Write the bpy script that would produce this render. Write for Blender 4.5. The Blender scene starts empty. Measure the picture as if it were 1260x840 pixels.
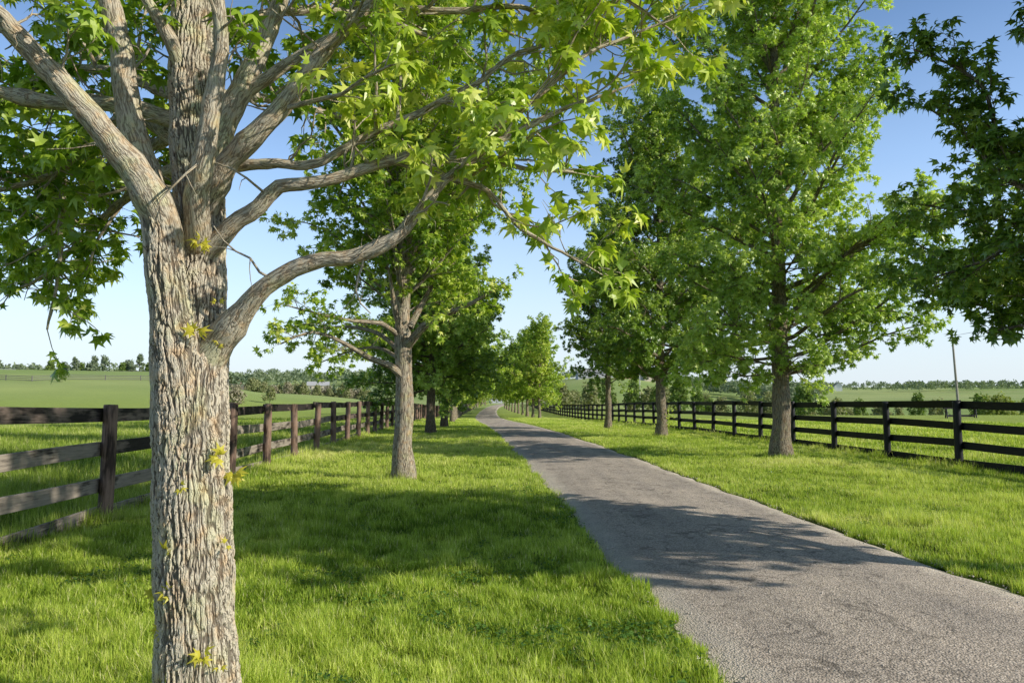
import bpy, math
import numpy as np
from mathutils import Vector

rng = np.random.default_rng(11)
sc = bpy.context.scene
COL = sc.collection
PI = math.pi

# ------------------------------------------------------------------ camera frame used for measuring
F_PX, CX, CY, CAM_H, PITCH = 945.0, 630.0, 420.0, 1.70, math.radians(4.24)
cp, sp = math.cos(PITCH), math.sin(PITCH)

def at(px, py, Y):
    """world point seen at a photo pixel, at distance Y ahead of the camera"""
    u, v = (px - CX) / F_PX, (CY - py) / F_PX
    d = np.array([u, cp - v * sp, sp + v * cp])
    return np.array([0, 0, CAM_H]) + d * (Y / d[1])

def sstep(a, b, x):
    t = np.clip((np.asarray(x, float) - a) / (b - a), 0, 1)
    return t * t * (3 - 2 * t)

# ------------------------------------------------------------------ numpy value noise
_P = np.random.default_rng(5).random((256, 256))
def vnoise(x, y):
    x = np.asarray(x, float); y = np.asarray(y, float)
    xi = np.floor(x).astype(int); yi = np.floor(y).astype(int)
    fx = x - xi; fy = y - yi
    fx = fx * fx * (3 - 2 * fx); fy = fy * fy * (3 - 2 * fy)
    a = _P[xi & 255, yi & 255]; b = _P[(xi + 1) & 255, yi & 255]
    c = _P[xi & 255, (yi + 1) & 255]; d = _P[(xi + 1) & 255, (yi + 1) & 255]
    return (a * (1 - fx) + b * fx) * (1 - fy) + (c * (1 - fx) + d * fx) * fy
def fbm(x, y, o=3):
    s = 0; a = .5; 
    for k in range(o):
        s = s + a * vnoise(x * 2 ** k + 17 * k, y * 2 ** k + 31 * k); a *= .5
    return s / (1 - .5 ** o)

# ------------------------------------------------------------------ terrain
SL = 0.055                                   # the avenue runs slightly to the left of the view axis
_rs = np.array([-60, 0, 30, 45, 76, 110, 160, 200, 250, 300, 360])
_rc = np.array([3.1, 3.1, 3.1, 2.85, 2.15, 2.45, 3.9, 6.2, 12.5, 24, 44])
def road_c(s):
    # smooth piecewise curve of the road centre in avenue coordinates
    s = np.asarray(s, float)
    k = np.linspace(-14, 14, 9)
    return np.mean([np.interp(s + q, _rs, _rc) for q in k], axis=0)
def fence_r_l(s): return np.interp(s, [0, 32, 64, 124, 180, 260], [12.3, 12.35, 12.76, 14.2, 15.8, 18])
def bend(s): return np.where(np.asarray(s) > 110, road_c(s) - road_c(110.), 0.)
def XY(l, s):
    return np.asarray(l, float) - SL * np.asarray(s, float), np.asarray(s, float)

def ground(x, y):
    x = np.asarray(x, float); y = np.asarray(y, float)
    s = y; l = x + SL * y
    dip = -0.9 * sstep(30, 120, s) * (1 - sstep(150, 250, s))
    r = np.hypot(x, y); ph = np.degrees(np.arctan2(x, y))
    wl = sstep(-17, -24, ph)                 # left hill
    wm = sstep(1, -4, ph) * (1 - wl)         # middle left
    wr = 1 - wl - wm
    base = 17 * sstep(280, 800, r) + 24 * sstep(900, 1500, r)
    nz = (fbm(x / 210 + 40, y / 210 + 9) - .5) * 5 * sstep(300, 800, r)
    left = 12.0 * sstep(110, 340, r) - 4 * sstep(365, 520, r) + 34 * sstep(800, 1500, r)
    mid = 3.2 * sstep(110, 245, r) - 3 * sstep(250, 300, r) + base
    right = -4.5 * sstep(104, 190, r) * (1 - sstep(260, 420, r)) + 9 * sstep(280, 780, r) + 12 * sstep(900, 1500, r) + 11 * np.exp(-((ph - 7) / 6.5) ** 2) * sstep(250, 470, r)
    far = wl * left + wm * mid + wr * right + nz
    w = sstep(-60, -15, l) * (1 - sstep(28, 90, l)) * (1 - sstep(270, 400, r))
    g = w * dip + (1 - w) * far
    # verge lumps, none under the road
    rc = road_c(s)
    off = sstep(1.75, 2.6, np.abs(l - rc)) * (1 - sstep(60, 120, r))
    g = g + off * ((fbm(x / 2.3, y / 2.3, 2) - .5) * .10 + .015)
    g = g - .12 * sstep(9.6, 11.4, l) * (1 - sstep(60, 110, s)) * (1 - sstep(16, 24, l))
    return g
def gz(x, y): return float(ground(np.array([x]), np.array([y]))[0])

# ------------------------------------------------------------------ mesh helpers
def make_mesh(name, V, polys, mats=(), mat_idx=None, attrs=None, smooth=False):
    V = np.ascontiguousarray(V, dtype=np.float32)
    me = bpy.data.meshes.new(name)
    me.vertices.add(len(V)); me.vertices.foreach_set('co', V.ravel())
    polys = [np.asarray(p, dtype=np.int32) for p in polys if len(p)]
    loops = np.concatenate([p.ravel() for p in polys])
    tot = np.concatenate([np.full(len(p), p.shape[1], np.int32) for p in polys])
    start = np.zeros(len(tot), np.int32); start[1:] = np.cumsum(tot)[:-1]
    me.loops.add(len(loops)); me.loops.foreach_set('vertex_index', loops)
    me.polygons.add(len(tot)); me.polygons.foreach_set('loop_start', start)
    for m in mats: me.materials.append(m)
    if mat_idx is not None: me.polygons.foreach_set('material_index', np.asarray(mat_idx, np.int32))
    me.polygons.foreach_set('use_smooth', np.full(len(tot), bool(smooth)))
    for k, (typ, arr) in (attrs or {}).items():
        a = me.attributes.new(k, typ, 'POINT')
        arr = np.ascontiguousarray(arr, np.float32)
        a.data.foreach_set({'FLOAT': 'value', 'FLOAT_VECTOR': 'vector', 'FLOAT_COLOR': 'color'}[typ], arr.ravel())
    me.update(calc_edges=True)
    return me

def link(name, me, parent=None):
    o = bpy.data.objects.new(name, me); COL.objects.link(o)
    if parent is not None: o.parent = parent
    return o
def tag(o, label=None, cat=None, group=None, kind=None):
    if label: o['label'] = label
    if cat: o['category'] = cat
    if group: o['group'] = group
    if kind: o['kind'] = kind
    return o
def thing(name, label, cat, loc=(0, 0, 0), rz=0, group=None, sc_=1.0):
    o = bpy.data.objects.new(name, None); COL.objects.link(o)
    o.location = loc; o.rotation_euler = (0, 0, rz); o.scale = (sc_,) * 3
    o.empty_display_size = .2
    return tag(o, label, cat, group)
def dup(root, loc, rz=0, s=1.0, label=None, group=None):
    r = root.copy(); COL.objects.link(r); r.location = loc; r.rotation_euler = (0, 0, rz)
    r.scale = s if isinstance(s, tuple) else (s, s, s)
    if label: r['label'] = label
    if group: r['group'] = group
    elif 'group' in r: del r['group']
    for ch in list(root.children):
        c = ch.copy(); COL.objects.link(c); c.parent = r
        for g in list(ch.children):
            d = g.copy(); COL.objects.link(d); d.parent = c
    return r

class Tubes:
    """branches: swept tubes carrying bark coordinates (across, across, along)"""
    def __init__(self): self.V = []; self.Q = []; self.T = []; self.B = []; self.n = 0
    def add(self, P, R, sides=6, close=True, s0=None):
        P = np.asarray(P, float); R = np.asarray(R, float); n = len(P)
        T = np.gradient(P, axis=0); T /= np.linalg.norm(T, axis=1)[:, None] + 1e-9
        a = np.array([0, 0, 1.]) if abs(T[0, 2]) < .9 else np.array([1., 0, 0])
        U = np.empty_like(P); u = np.cross(T[0], a)
        for i in range(n):
            u = u - T[i] * np.dot(u, T[i]); u /= np.linalg.norm(u) + 1e-9; U[i] = u
        W = np.cross(T, U)
        th = np.linspace(0, 2 * PI, sides, endpoint=False)
        c, s = np.cos(th), np.sin(th)
        ring = P[:, None, :] + R[:, None, None] * (U[:, None, :] * c[None, :, None] + W[:, None, :] * s[None, :, None])
        L = np.concatenate([[0], np.cumsum(np.linalg.norm(np.diff(P, axis=0), axis=1))]) + (rng.random() * 20 if s0 is None else s0)
        bk = np.empty((n, sides, 3)); rr = np.maximum(R, .015)[:, None]
        bk[..., 0] = rr * c; bk[..., 1] = rr * s; bk[..., 2] = L[:, None]
        self.V.append(ring.reshape(-1, 3)); self.B.append(bk.reshape(-1, 3))
        i = np.arange(n - 1)[:, None] * sides; j = np.arange(sides)[None, :]; k = (j + 1) % sides
        q = np.stack([i + j, i + k, i + sides + k, i + sides + j], -1).reshape(-1, 4) + self.n
        self.Q.append(q); self.n += n * sides
        if close:
            self.V.append(P[-1:] + T[-1:] * R[-1]); self.B.append(bk[-1, :1]); b = self.n - sides
            self.T.append(np.stack([b + j[0], b + k[0], np.full(sides, self.n)], -1)); self.n += 1
    def data(self):
        return np.concatenate(self.V), np.concatenate(self.Q), (np.concatenate(self.T) if self.T else np.zeros((0, 3), int)), np.concatenate(self.B)
    def mesh(self, name, mat):
        V, Q, T, B = self.data()
        return make_mesh(name, V, [Q, T], [mat], attrs={'bark': ('FLOAT_VECTOR', B)}, smooth=True)

def star_leaf():
    c = np.array([0, .30, .06])
    tips = []; 
    for a, ln in ((-118, .46), (-58, .66), (0, .74), (58, .66), (118, .46)):
        t = math.radians(a); tips.append([c[0] + math.sin(t) * ln, c[1] + math.cos(t) * ln, -.16 * (ln / .6)])
    no = []
    for a in (-84, -29, 29, 84):
        t = math.radians(a); no.append([c[0] + math.sin(t) * .262, c[1] + math.cos(t) * .262, 0.0])
    V = np.array([c.tolist(), [0, 0, 0]] + tips + no)      # 0 centre 1 base 2-6 tips 7-10 notches
    Q = np.array([[0, 1, 2, 7], [0, 7, 3, 8], [0, 8, 4, 9], [0, 9, 5, 10], [0, 10, 6, 1]])[:, ::-1]
    return V, Q
def kite_leaf():
    V = np.array([[0, 0, 0], [-.5, .42, -.10], [-.12, .5, .05], [0, 1, -.15], [.12, .5, .05], [.5, .42, -.10]])
    Q = np.array([[0, 2, 1, 1], [0, 4, 3, 2]])
    return np.array([[0, 0, 0], [-.52, .5, -.1], [0, 1.05, -.15], [.52, .5, -.1], [0, .42, .07]]), np.array([[0, 4, 2, 1], [0, 3, 2, 4]])

class Leaves:
    def __init__(self): self.p = []; self.d = []; self.n = []; self.s = []; self.t = []; self.tw = []; self.tn = []
    def add(self, p, d, n, s, t): self.p.append(p); self.d.append(d); self.n.append(n); self.s.append(s); self.t.append(t)
    def data(self, template):
        P = np.array(self.p); D = np.array(self.d); N = np.array(self.n); S = np.array(self.s); T = np.array(self.t)
        D /= np.linalg.norm(D, axis=1)[:, None] + 1e-9
        N = N - D * np.sum(N * D, 1)[:, None]; N /= np.linalg.norm(N, axis=1)[:, None] + 1e-9
        X = np.cross(D, N)
        V, Q = template; k = len(V)
        fold = (.5 + 1.3 * rng.random(len(P)))
        W = P[:, None] + S[:, None, None] * (X[:, None] * V[None, :, 0:1] + D[:, None] * V[None, :, 1:2] + N[:, None] * V[None, :, 2:3] * fold[:, None, None])
        q = (np.arange(len(P)) * k)[:, None, None] + Q[None]
        return W.reshape(-1, 3), q.reshape(-1, Q.shape[1]), np.repeat(T, k)

def crown_mesh(name, leaves, twigs, leaf_mat, bark_mat, template):
    TV = TQ = None
    if leaves.tw: TV, TQ = spread_twigs(leaves)
    V, Q, T = leaves.data(template); print('leaves', len(T) // len(template[0]))
    if TV is None:
        return make_mesh(name, V, [Q], [leaf_mat], attrs={'tint': ('FLOAT', T)})
    B2 = TV * [1, 1, 1]; n = len(V); T3 = np.zeros((0, 3), int)
    if twigs is not None and twigs.V:
        V2, Q2, T2, Bb = twigs.data(); T3 = T2 + len(TV); TQ = np.concatenate([TQ, Q2 + len(TV)]); TV = np.concatenate([TV, V2]); B2 = np.concatenate([B2, Bb])
    bk = np.concatenate([np.zeros((n, 3)), B2]); tt = np.concatenate([T, np.zeros(len(TV))])
    idx = np.concatenate([np.zeros(len(Q)), np.ones(len(TQ) + len(T3))])
    return make_mesh(name, np.concatenate([V, TV]), [Q, TQ + n, T3 + n], [leaf_mat, bark_mat], idx,
                     {'tint': ('FLOAT', tt), 'bark': ('FLOAT_VECTOR', bk)})

def unit(v): v = np.asarray(v, float); return v / (np.linalg.norm(v) + 1e-9)
def rv(s=1.0): return rng.normal(size=3) * s
def catmull(P, step):
    P = np.asarray(P, float); out = []
    Q = np.vstack([2 * P[0] - P[1], P, 2 * P[-1] - P[-2]])
    for i in range(1, len(Q) - 2):
        a, b, c, d = Q[i - 1], Q[i], Q[i + 1], Q[i + 2]
        m = max(2, int(np.linalg.norm((c - b)[:3]) / step))
        for t in np.linspace(0, 1, m, endpoint=False):
            out.append(.5 * (2 * b + (c - a) * t + (2 * a - 5 * b + 4 * c - d) * t * t + (3 * b - a - 3 * c + d) * t ** 3))
    out.append(P[-1]); return np.array(out)

def grow(start, d, length, r0, n=5, wander=.12, up=.0, r1=.35):
    P = [np.asarray(start, float)]; d = unit(d); st = length / (n - 1)
    for i in range(n - 1):
        d = unit(d + rv(wander) + np.array([0, 0, up])); P.append(P[-1] + d * st)
    return np.array(P), r0 * np.linspace(1, r1, n)

def leafy_twig(tw, lv, p, d, length, size, n_tip, n_along, droop, tint, r=.004):
    lv.tw.append((p[0], p[1], p[2], d[0], d[1], d[2], length, size, droop, tint, r)); lv.tn.append((n_tip, n_along))

def nrm(a): return a / (np.linalg.norm(a, axis=-1, keepdims=True) + 1e-9)
def spread_twigs(lv):
    """grow all recorded twigs at once: returns tube geometry, fills the leaf arrays"""
    A = np.array(lv.tw); C = np.array(lv.tn); n = len(A)
    P0 = A[:, :3]; ln, size, droop, tint, r = (A[:, k] for k in range(6, 11))
    d1 = nrm(nrm(A[:, 3:6]) + rng.normal(size=(n, 3)) * .2 + [0, 0, .05]); d2 = nrm(d1 + rng.normal(size=(n, 3)) * .2 + [0, 0, .05])
    P1 = P0 + d1 * ln[:, None] / 2; P2 = P1 + d2 * ln[:, None] / 2
    R = np.stack([r, r * .75, r * .5], 1)
    U = nrm(np.cross(d1, rng.normal(size=(n, 3)))); W = np.cross(d1, U)
    th = np.arange(3) * 2 * PI / 3
    ring = np.stack([P0, P1, P2], 1)[:, :, None] + R[:, :, None, None] * (U[:, None, None] * np.cos(th)[None, None, :, None] + W[:, None, None] * np.sin(th)[None, None, :, None])
    q = np.array([[a * 3 + b, a * 3 + (b + 1) % 3, a * 3 + 3 + (b + 1) % 3, a * 3 + 3 + b] for a in range(2) for b in range(3)])
    TV = ring.reshape(-1, 3); TQ = (np.arange(n) * 9)[:, None, None] + q[None]; TQ = TQ.reshape(-1, 4)
    # leaves along the twig
    i = np.repeat(np.arange(n), C[:, 1]); m = len(i)
    f = .2 + .75 * rng.random(m); q0 = P0[i] + (P2[i] - P0[i]) * f[:, None]
    dd = nrm(nrm(rng.normal(size=(m, 3)) + d2[i] * .3) + np.stack([np.zeros(m), np.zeros(m), -droop[i]], 1))
    nn = rng.normal(size=(m, 3)) * .6 + [0, 0, .9] + d2[i] * .3
    p_ = q0 + nrm(dd + d2[i]) * (size[i] * .35)[:, None]
    s_ = size[i] * (.5 + .7 * rng.random(m)); t_ = np.clip(tint[i] + rng.normal(size=m) * .2, 0, 1)
    # rosette at the tip
    i = np.repeat(np.arange(n), C[:, 0]); m = len(i)
    k = np.arange(m) - np.repeat(np.cumsum(C[:, 0]) - C[:, 0], C[:, 0]); t = (rng.random(n) * 6)[i] + k * 2.4
    a0 = nrm(np.cross(d2, rng.normal(size=(n, 3)))); b0 = np.cross(d2, a0)
    a = a0[i] * np.cos(t)[:, None] + b0[i] * np.sin(t)[:, None]
    dd2 = nrm(a + d2[i] * (.15 + .5 * rng.random((m, 1))) + np.stack([np.zeros(m), np.zeros(m), -droop[i] * (.5 + rng.random(m))], 1))
    nn2 = d2[i] * .6 + [0, 0, .8] + rng.normal(size=(m, 3)) * .45 + a * .35
    p2 = P2[i] + dd2 * (size[i] * .3)[:, None]
    s2 = size[i] * (.5 + .75 * rng.random(m)); t2 = np.clip(tint[i] + rng.normal(size=m) * .16 + .05, 0, 1)
    lv.p = list(lv.p) + []; cat = lambda x, y, z: np.concatenate([np.array(x).reshape((-1,) + y.shape[1:]), y, z])
    lv.p = cat(lv.p, p_, p2); lv.d = cat(lv.d, dd, dd2); lv.n = cat(lv.n, nn, nn2); lv.s = cat(lv.s, s_, s2); lv.t = cat(lv.t, t_, t2)
    return TV, TQ

def leafy_limb(wood, tw, lv, P, R, t0=.25, spacing=.24, sub_len=(.4, 1.0), tw_sp=.17, tw_len=(.12, .34), size=.11,
               n_tip=5, n_along=4, droop=.5, tint=.5, sub_sides=5, scale_tip=True, bare=.0):
    """hang side branches, twigs and leaves on a limb given as points and radii"""
    seg = np.linalg.norm(np.diff(P, axis=0), axis=1); L = np.concatenate([[0], np.cumsum(seg)]); tot = L[-1]
    d = t0 * tot; side = 1
    while d < tot:
        f = d / tot; i = min(np.searchsorted(L, d, side='right') - 1, len(P) - 2)
        q = P[i] + (P[i + 1] - P[i]) * ((d - L[i]) / (seg[i] + 1e-9)); T = unit(P[i + 1] - P[i])
        h = np.cross(T, [0, 0, 1.]); h = unit(h) if np.linalg.norm(h) > .2 else unit(np.cross(T, [1, 0, 0]))
        v = np.cross(h, T); an = rng.normal() * .7
        sd = side * (h * math.cos(an) + v * math.sin(an)); side = -side
        a = math.radians(38 + 30 * rng.random())
        dr = T * math.cos(a) + sd * math.sin(a) + np.array([0, 0, .12])
        ln = (sub_len[0] + (sub_len[1] - sub_len[0]) * rng.random()) * (1.15 - .75 * f if scale_tip else 1)
        rr = np.interp(d, L, R)
        SP, SR = grow(q, dr, ln, min(rr * .55, .006 + .011 * ln), 5, .16, .04, .4)
        (wood if rr > .012 else (tw or wood)).add(SP, SR, sub_sides, close=False)
        bt = tint + rng.normal() * .12
        if rng.random() >= bare:
            m = max(2, int(ln / tw_sp)); s2 = 1
            for k in range(m):
                g = .2 + .8 * (k + rng.random() * .6) / m; g = min(g, 1.)
                x = g * 4; j = min(int(x), 3); w = SP[j] + (SP[j + 1] - SP[j]) * (x - j); tt = unit(SP[j + 1] - SP[j])
                sdir = unit(np.cross(tt, rv())); s2 = -s2
                leafy_twig(tw, lv, w, tt * .7 + sdir * .8 + np.array([0, 0, .1]), tw_len[0] + (tw_len[1] - tw_len[0]) * rng.random(), size, n_tip, n_along, droop, bt)
            leafy_twig(tw, lv, SP[-1], SP[-1] - SP[-2], tw_len[0] * 1.2, size, n_tip + 1, n_along, droop, bt)
        d += spacing * (.6 + .8 * rng.random())
    leafy_twig(tw, lv, P[-1], P[-1] - P[-2], tw_len[1], size, n_tip + 2, n_along, droop, tint)

# ------------------------------------------------------------------ materials
def mat(name):
    m = bpy.data.materials.new(name); m.use_nodes = True
    nt = m.node_tree; nt.nodes.clear(); out = nt.nodes.new('ShaderNodeOutputMaterial')
    return m, nt, out
def N(nt, typ, **kw):
    n = nt.nodes.new(typ)
    for k, v in kw.items():
        if k in n.inputs: n.inputs[k].default_value = v
        else: setattr(n, k, v)
    return n
def ramp(nt, stops, interp='LINEAR'):
    n = nt.nodes.new('ShaderNodeValToRGB'); cr = n.color_ramp; cr.interpolation = interp
    while len(cr.elements) < len(stops): cr.elements.new(.5)
    for e, (p, c) in zip(cr.elements, stops): e.position = p; e.color = (*c, 1)
    return n
def mixc(nt, a, b, f, mode='MIX'):
    n = nt.nodes.new('ShaderNodeMix'); n.data_type = 'RGBA'; n.blend_type = mode
    for sock, val in ((n.inputs[0], f), (n.inputs[6], a), (n.inputs[7], b)):
        if hasattr(val, 'is_linked') or hasattr(val, 'node'): nt.links.new(val, sock)
        elif isinstance(val, tuple): sock.default_value = (*val, 1)
        else: sock.default_value = val
    return n.outputs[2]
def mth(nt, op, a, b=0.0, c=None):
    n = nt.nodes.new('ShaderNodeMath'); n.operation = op
    for i, v in enumerate((a, b) if c is None else (a, b, c)):
        if hasattr(v, 'node'): nt.links.new(v, n.inputs[i])
        else: n.inputs[i].default_value = v
    return n.outputs[0]
def vscale(nt, v, s):
    n = nt.nodes.new('ShaderNodeVectorMath'); n.operation = 'MULTIPLY'; nt.links.new(v, n.inputs[0]); n.inputs[1].default_value = s
    return n.outputs[0]

def leaf_material(name, stops, trans=.38, rough=.45, tboost=(1.35, 1.5, .55), spec=.35):
    m, nt, out = mat(name)
    a = N(nt, 'ShaderNodeAttribute', attribute_name='tint')
    r = ramp(nt, stops); nt.links.new(a.outputs['Fac'], r.inputs[0])
    p = N(nt, 'ShaderNodeBsdfPrincipled', Roughness=rough); p.inputs['Specular IOR Level'].default_value = spec
    nt.links.new(r.outputs[0], p.inputs['Base Color'])
    t = N(nt, 'ShaderNodeBsdfTranslucent')
    tc = mixc(nt, r.outputs[0], tboost, 1.0, 'MULTIPLY'); nt.links.new(tc, t.inputs[0])
    mx = N(nt, 'ShaderNodeMixShader'); mx.inputs[0].default_value = trans
    nt.links.new(p.outputs[0], mx.inputs[1]); nt.links.new(t.outputs[0], mx.inputs[2]); nt.links.new(mx.outputs[0], out.inputs[0])
    return m

def bark_material(name, disp=0.0, light=(.42, .37, .29), dark=(.085, .062, .045), cell=1.0, bump=.6):
    m, nt, out = mat(name)
    a = N(nt, 'ShaderNodeAttribute', attribute_name='bark')
    # wobble the coordinates, then long plates split by furrows
    nz = N(nt, 'ShaderNodeTexNoise', Scale=9.0 * cell, Detail=3.0); nt.links.new(a.outputs['Vector'], nz.inputs['Vector'])
    wob = nt.nodes.new('ShaderNodeVectorMath'); wob.operation = 'MULTIPLY_ADD'
    nt.links.new(nz.outputs['Color'], wob.inputs[0]); wob.inputs[1].default_value = (.030, .030, .05); nt.links.new(a.outputs['Vector'], wob.inputs[2])
    fur = None
    for sc3, off in (((42, 42, 4.6), 0.0), ((40, 40, 8.5), 7.3), ((90, 90, 26.0), 3.1)):
        vv = nt.nodes.new('ShaderNodeVectorMath'); vv.operation = 'MULTIPLY_ADD'; nt.links.new(wob.outputs[0], vv.inputs[0])
        vv.inputs[1].default_value = tuple(q * cell for q in sc3); vv.inputs[2].default_value = (off, off * 2, off * 3)
        nn = N(nt, 'ShaderNodeTexNoise', Scale=1.0, Detail=1.5, Roughness=.5); nt.links.new(vv.outputs[0], nn.inputs['Vector'])
        e = mth(nt, 'ABSOLUTE', mth(nt, 'SUBTRACT', nn.outputs[0], .5))
        if off: e = mth(nt, 'ADD', mth(nt, 'MULTIPLY', e, 1.5), .030 if off > 5 else .052)
        fur = e if fur is None else mth(nt, 'MINIMUM', fur, e)
    plate = ramp(nt, [(0.0, (0, 0, 0)), (.022, (.12,) * 3), (.066, (.80,) * 3), (.13, (1, 1, 1))]); nt.links.new(fur, plate.inputs[0])
    v2 = vscale(nt, wob.outputs[0], (110 * cell, 110 * cell, 40 * cell))
    n2 = N(nt, 'ShaderNodeTexNoise', Scale=1.0, Detail=5.0, Roughness=.65); nt.links.new(v2, n2.inputs['Vector'])
    n3 = N(nt, 'ShaderNodeTexNoise', Scale=5.0 * cell, Detail=3.0); nt.links.new(a.outputs['Vector'], n3.inputs['Vector'])
    h = mth(nt, 'ADD', mth(nt, 'MULTIPLY', plate.outputs[0], .72), mth(nt, 'MULTIPLY', n2.outputs[0], .42))
    cr = ramp(nt, [(.10, dark), (.42, tuple(.45 * (l + d) for l, d in zip(light, dark))), (.72, light), (1.0, tuple(min(1, l * 1.12) for l in light))]); nt.links.new(h, cr.inputs[0])
    lich = ramp(nt, [(.52, (0, 0, 0)), (.66, (1, 1, 1))]); nt.links.new(n3.outputs[0], lich.inputs[0])
    col = mixc(nt, cr.outputs[0], mixc(nt, cr.outputs[0], (1.05, 1.12, .95), 1.0, 'MULTIPLY'), lich.outputs[0])
    warm = N(nt, 'ShaderNodeTexNoise', Scale=14.0 * cell, Detail=2.0); nt.links.new(a.outputs['Vector'], warm.inputs['Vector'])
    wr = ramp(nt, [(.5, (0, 0, 0)), (.72, (.7,) * 3)]); nt.links.new(warm.outputs[0], wr.inputs[0])
    col = mixc(nt, col, mixc(nt, col, (1.12, .88, .66), 1.0, 'MULTIPLY'), wr.outputs[0])
    p = N(nt, 'ShaderNodeBsdfPrincipled', Roughness=.9); p.inputs['Specular IOR Level'].default_value = .15
    nt.links.new(col, p.inputs['Base Color']); nt.links.new(p.outputs[0], out.inputs[0])
    if disp:
        dn = N(nt, 'ShaderNodeDisplacement', Midlevel=.95, Scale=disp); nt.links.new(h, dn.inputs['Height']); nt.links.new(dn.outputs[0], out.inputs['Displacement'])
        m.displacement_method = 'BOTH'
    else:
        b = N(nt, 'ShaderNodeBump', Strength=bump, Distance=.02); nt.links.new(h, b.inputs['Height']); nt.links.new(b.outputs[0], p.inputs['Normal'])
    return m

LEAF_NEAR = leaf_material('leaf_spring_green', [(0, (.090, .175, .018)), (.45, (.27, .40, .040)), (.8, (.50, .60, .085)), (1, (.68, .70, .17))], .33, .38, spec=.5)
LEAF_MID = leaf_material('leaf_mid_green', [(0, (.10, .19, .03)), (.45, (.30, .43, .07)), (1, (.66, .75, .22))], .34, .36, spec=.6)
LEAF_SHADE = leaf_material('leaf_shaded_green', [(0, (.075, .15, .022)), (.5, (.21, .33, .045)), (1, (.48, .58, .12))], .30, .36, spec=.6)  # leaf colours with shade put in, for the darker crowns
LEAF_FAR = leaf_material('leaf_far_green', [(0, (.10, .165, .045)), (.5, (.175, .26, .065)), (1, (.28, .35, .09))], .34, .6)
LEAF_BRUSH = leaf_material('brush_olive', [(0, (.20, .225, .105)), (.5, (.30, .325, .16)), (1, (.42, .41, .24))], .25, .8, spec=.1)
LEAF_BROWN = leaf_material('brush_brown', [(0, (.24, .215, .15)), (.5, (.35, .32, .23)), (1, (.47, .43, .32))], .15, .85, spec=.1)
LEAF_HAZE = leaf_material('wood_hazy_green', [(0, (.15, .20, .14)), (.5, (.22, .28, .18)), (1, (.31, .36, .23))], .2, .85, spec=.05)  # distance haze put into the base colour
BARK_HERO = bark_material('bark_furrowed', disp=.023, light=(.54, .485, .385), dark=(.085, .063, .046))
BARK_LIMB = bark_material('bark_limb', light=(.50, .445, .345), dark=(.18, .142, .10), cell=1.5, bump=.5)
BARK_ROW = bark_material('bark_row', light=(.30, .255, .19), dark=(.055, .043, .032), cell=.8, bump=.9)
BARK_DARK = bark_material('bark_dark', light=(.20, .165, .125), dark=(.05, .04, .03), cell=.8, bump=.9)

def grass_material(name, stops, base_mul, trans=.35):
    m, nt, out = mat(name)
    a = N(nt, 'ShaderNodeAttribute', attribute_name='blade')
    sep = N(nt, 'ShaderNodeSeparateColor'); nt.links.new(a.outputs['Color'], sep.inputs[0])
    r = ramp(nt, stops); nt.links.new(sep.outputs[0], r.inputs[0])
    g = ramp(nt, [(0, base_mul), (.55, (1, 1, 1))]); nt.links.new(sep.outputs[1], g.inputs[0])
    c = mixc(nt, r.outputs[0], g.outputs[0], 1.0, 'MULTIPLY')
    p = N(nt, 'ShaderNodeBsdfPrincipled', Roughness=.55); p.inputs['Specular IOR Level'].default_value = .25
    nt.links.new(c, p.inputs['Base Color'])
    t = N(nt, 'ShaderNodeBsdfTranslucent'); nt.links.new(mixc(nt, c, (1.2, 1.25, .6), 1.0, 'MULTIPLY'), t.inputs[0])
    mx = N(nt, 'ShaderNodeMixShader'); mx.inputs[0].default_value = trans
    nt.links.new(p.outputs[0], mx.inputs[1]); nt.links.new(t.outputs[0], mx.inputs[2]); nt.links.new(mx.outputs[0], out.inputs[0])
    return m
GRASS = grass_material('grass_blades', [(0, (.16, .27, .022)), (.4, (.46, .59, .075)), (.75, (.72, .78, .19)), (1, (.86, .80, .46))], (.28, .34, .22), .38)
GRASS_TALL = grass_material('grass_tall', [(0, (.13, .22, .025)), (.45, (.32, .43, .06)), (.8, (.52, .59, .14)), (1, (.74, .70, .38))], (.28, .34, .22), .38)

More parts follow.
